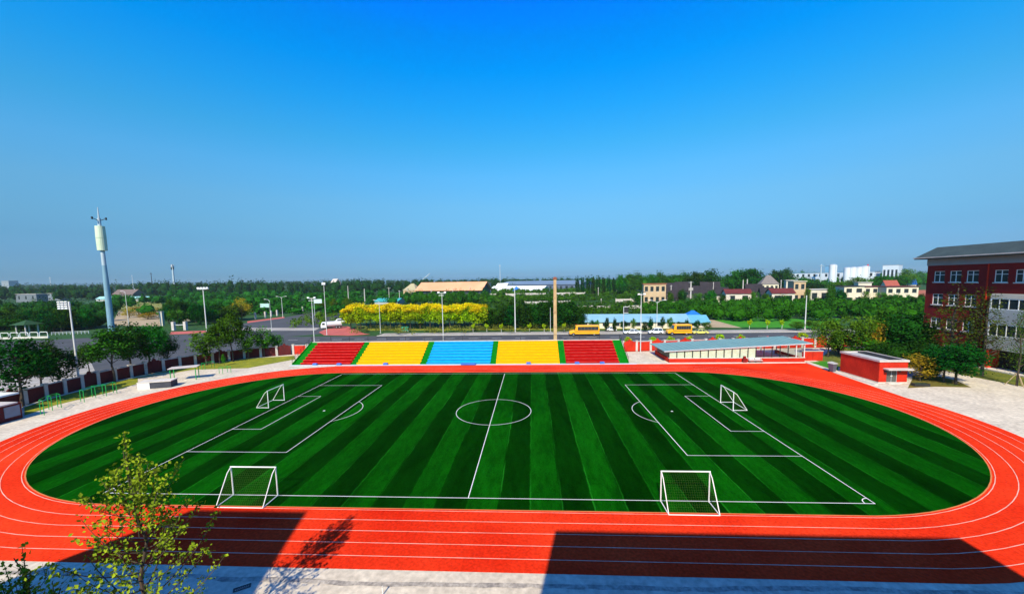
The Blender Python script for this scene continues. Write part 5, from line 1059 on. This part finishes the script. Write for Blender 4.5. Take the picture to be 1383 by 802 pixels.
stuff_wood('near_wood',[(-80,140,165,423,422,6),(-80,150,190,414,413,6),(-80,150,225,408,408,5),(-80,160,270,403,404,4)], L_DARK, 1.2, 90, 'dark green wood beyond the left road', 'wood', 6.5)
stuff_wood('middle_wood',[(225,470,215,412,414,5),(186,232,215,407,406,4),(150,182,300,400,400,3),(230,480,250,405,407,5),(235,560,300,400,402,4),(150,560,370,396,396,3),(228,560,450,391,391,3)], L_WOODL, 1.6, 80, 'mixed green wood beyond the junction and the side road', 'wood', 7.5)
stuff_wood('far_wood',[(-90,140,520,389,388,3),(-90,135,700,384.5,382.5,3),(135,240,640,384,381.5,2.5),(200,565,560,381.5,380.5,3.2),(190,565,680,379.5,377.5,3.5),(560,700,620,380,379,3),(560,850,850,376.5,373.5,3)], L_WOOD, 2.6, 70, 'dark blue green wood along the whole left and middle skyline', 'wood', 11)
stuff_wood('far_wood',[(690,870,560,385,381,3),(780,1270,620,376,371,4),(840,1270,480,379,376,4),(1060,1270,900,367.5,367,3)], L_WOODL, 2.2, 70, 'green wood behind the village and the factory on the right skyline', 'wood', 10)
stuff_wood('far_wood',[(-150,1500,1900,384.2,368,1.6)], L_WOOD, 6, 40, 'thin hazy line of woods on the horizon', 'wood', 24)

# ------------------------------------------------------------------ foreground trees at the lower left
def leafy_sapling(label, base, h, spread, nbr, seed, density, lowest):
    rng = np.random.default_rng(seed); t = thing('young_tree', label, 'tree', base, 0, 'young trees on the near concrete')
    T = MB(); pts = [Vector((0,0,-.05))]
    for i in range(1,9): f = i/8; pts.append(Vector((rng.normal()*.05*i*.4-.1*f, rng.normal()*.05*i*.4, h*.93*f)))
    for i in range(8): T.tube(pts[i], pts[i+1], .115*(1-.11*i), .115*(1-.11*(i+1)), 8)
    lp = []
    def bez(a, b, c, f): return a*(1-f)**2+b*2*f*(1-f)+c*f*f
    for k in range(nbr):
        f = lowest+(0.86-lowest)*((k+rng.random()*.6)/nbr)**1.15; q = f*8; i = min(7,int(q)); a = pts[i].lerp(pts[i+1], q-i)
        an = k*2.4+rng.normal()*.35; L = spread*max(.10,1.0-f)**.8*(.75+.5*rng.random())*1.25
        d = Vector((math.cos(an),math.sin(an),0)); rise = L*(.30+.75*f+.3*rng.random())
        m = a+d*L*.62+Vector((0,0,rise*.25)); e = a+d*L*1.02+Vector((0,0,rise)); e.z = min(e.z, h*.985)
        prev = a; n = 7
        for j in range(1,n+1):
            p = bez(a,m,e,j/n); r0 = .036*(1.2-f)*(1-(j-1)/n*.85)+.004; T.tube(prev,p,r0,r0*.82,5,False); prev = p
            if j >= 2:
                for s in range(int(3*density)):
                    w = Vector(rng.normal(size=3))*.17*(1.2-.1*j); lp.append(p+w)
                if j >= 3 and rng.random() < .75:
                    td = (d*rng.normal()*.6+Vector((rng.normal(),rng.normal(),.9))).normalized()*(.35+.55*rng.random()); T.tube(p,p+td,.010,.004,4,False)
                    for s in range(int(5*density)): lp.append(p+td*(.25+.8*rng.random())+Vector(rng.normal(size=3))*.09)
    for k in range(9):    # upright leaders with leaves close to the shoot
        an = rng.random()*6.28; rr = spread*(.05+.28*rng.random()); a = Vector((math.cos(an)*rr*.5,math.sin(an)*rr*.5,h*(.60+.12*rng.random()))); e = Vector((math.cos(an)*rr,math.sin(an)*rr,h*(.80+.18*rng.random())))
        if k == 0: a = pts[7]; e = Vector((a.x,a.y,h*1.0))
        T.tube(a,e,.022,.006,5,False); n = int((e-a).length*26)
        for j in range(n): lp.append(a.lerp(e,.1+.9*j/n)+Vector(rng.normal(size=3))*.075)
    obj('trunk', T, BARK, t)
    V, F = leaves([tuple(p) for p in lp], .145, rng, .25, .4); obj('crown', mb_from(V,F), L_FORE, t); return t
leafy_sapling('slender young tree with yellow green leaves rising from the near concrete at the lower left',(-10.55,-35.2,0),11.5,2.6,44,3,2.1,.28)
leafy_sapling('dark leaved young tree cut off by the lower left corner of the photo',(-14.6,-36.2,0),7.3,1.7,14,8,1.1,.3)
leafy_sapling('smaller dark leaved young tree low between the corner and the slender young tree',(-12.6,-36.6,0),6.3,1.6,14,15,1.1,.3)

#HAZE
hb = MB(); hb.box(-4600,4600,-340,4600,-1.1,78.0)
hm = bpy.data.materials.new('haze_air'); hm.use_nodes = True; hn = hm.node_tree; hn.nodes.remove(hn.nodes['Principled BSDF'])
pv = hn.nodes.new('ShaderNodeVolumePrincipled'); pv.inputs['Color'].default_value = (0.72,0.92,1.0,1); pv.inputs['Density'].default_value = 0.00006; pv.inputs['Anisotropy'].default_value = 0.0
hn.links.new(pv.outputs[0], hn.nodes['Material Output'].inputs['Volume'])
ho = obj('haze', hb, hm); ho['kind'] = 'stuff'; tag(ho, 'thin pale blue haze lying over the whole plain', 'haze'); ho.display_type = 'WIRE'
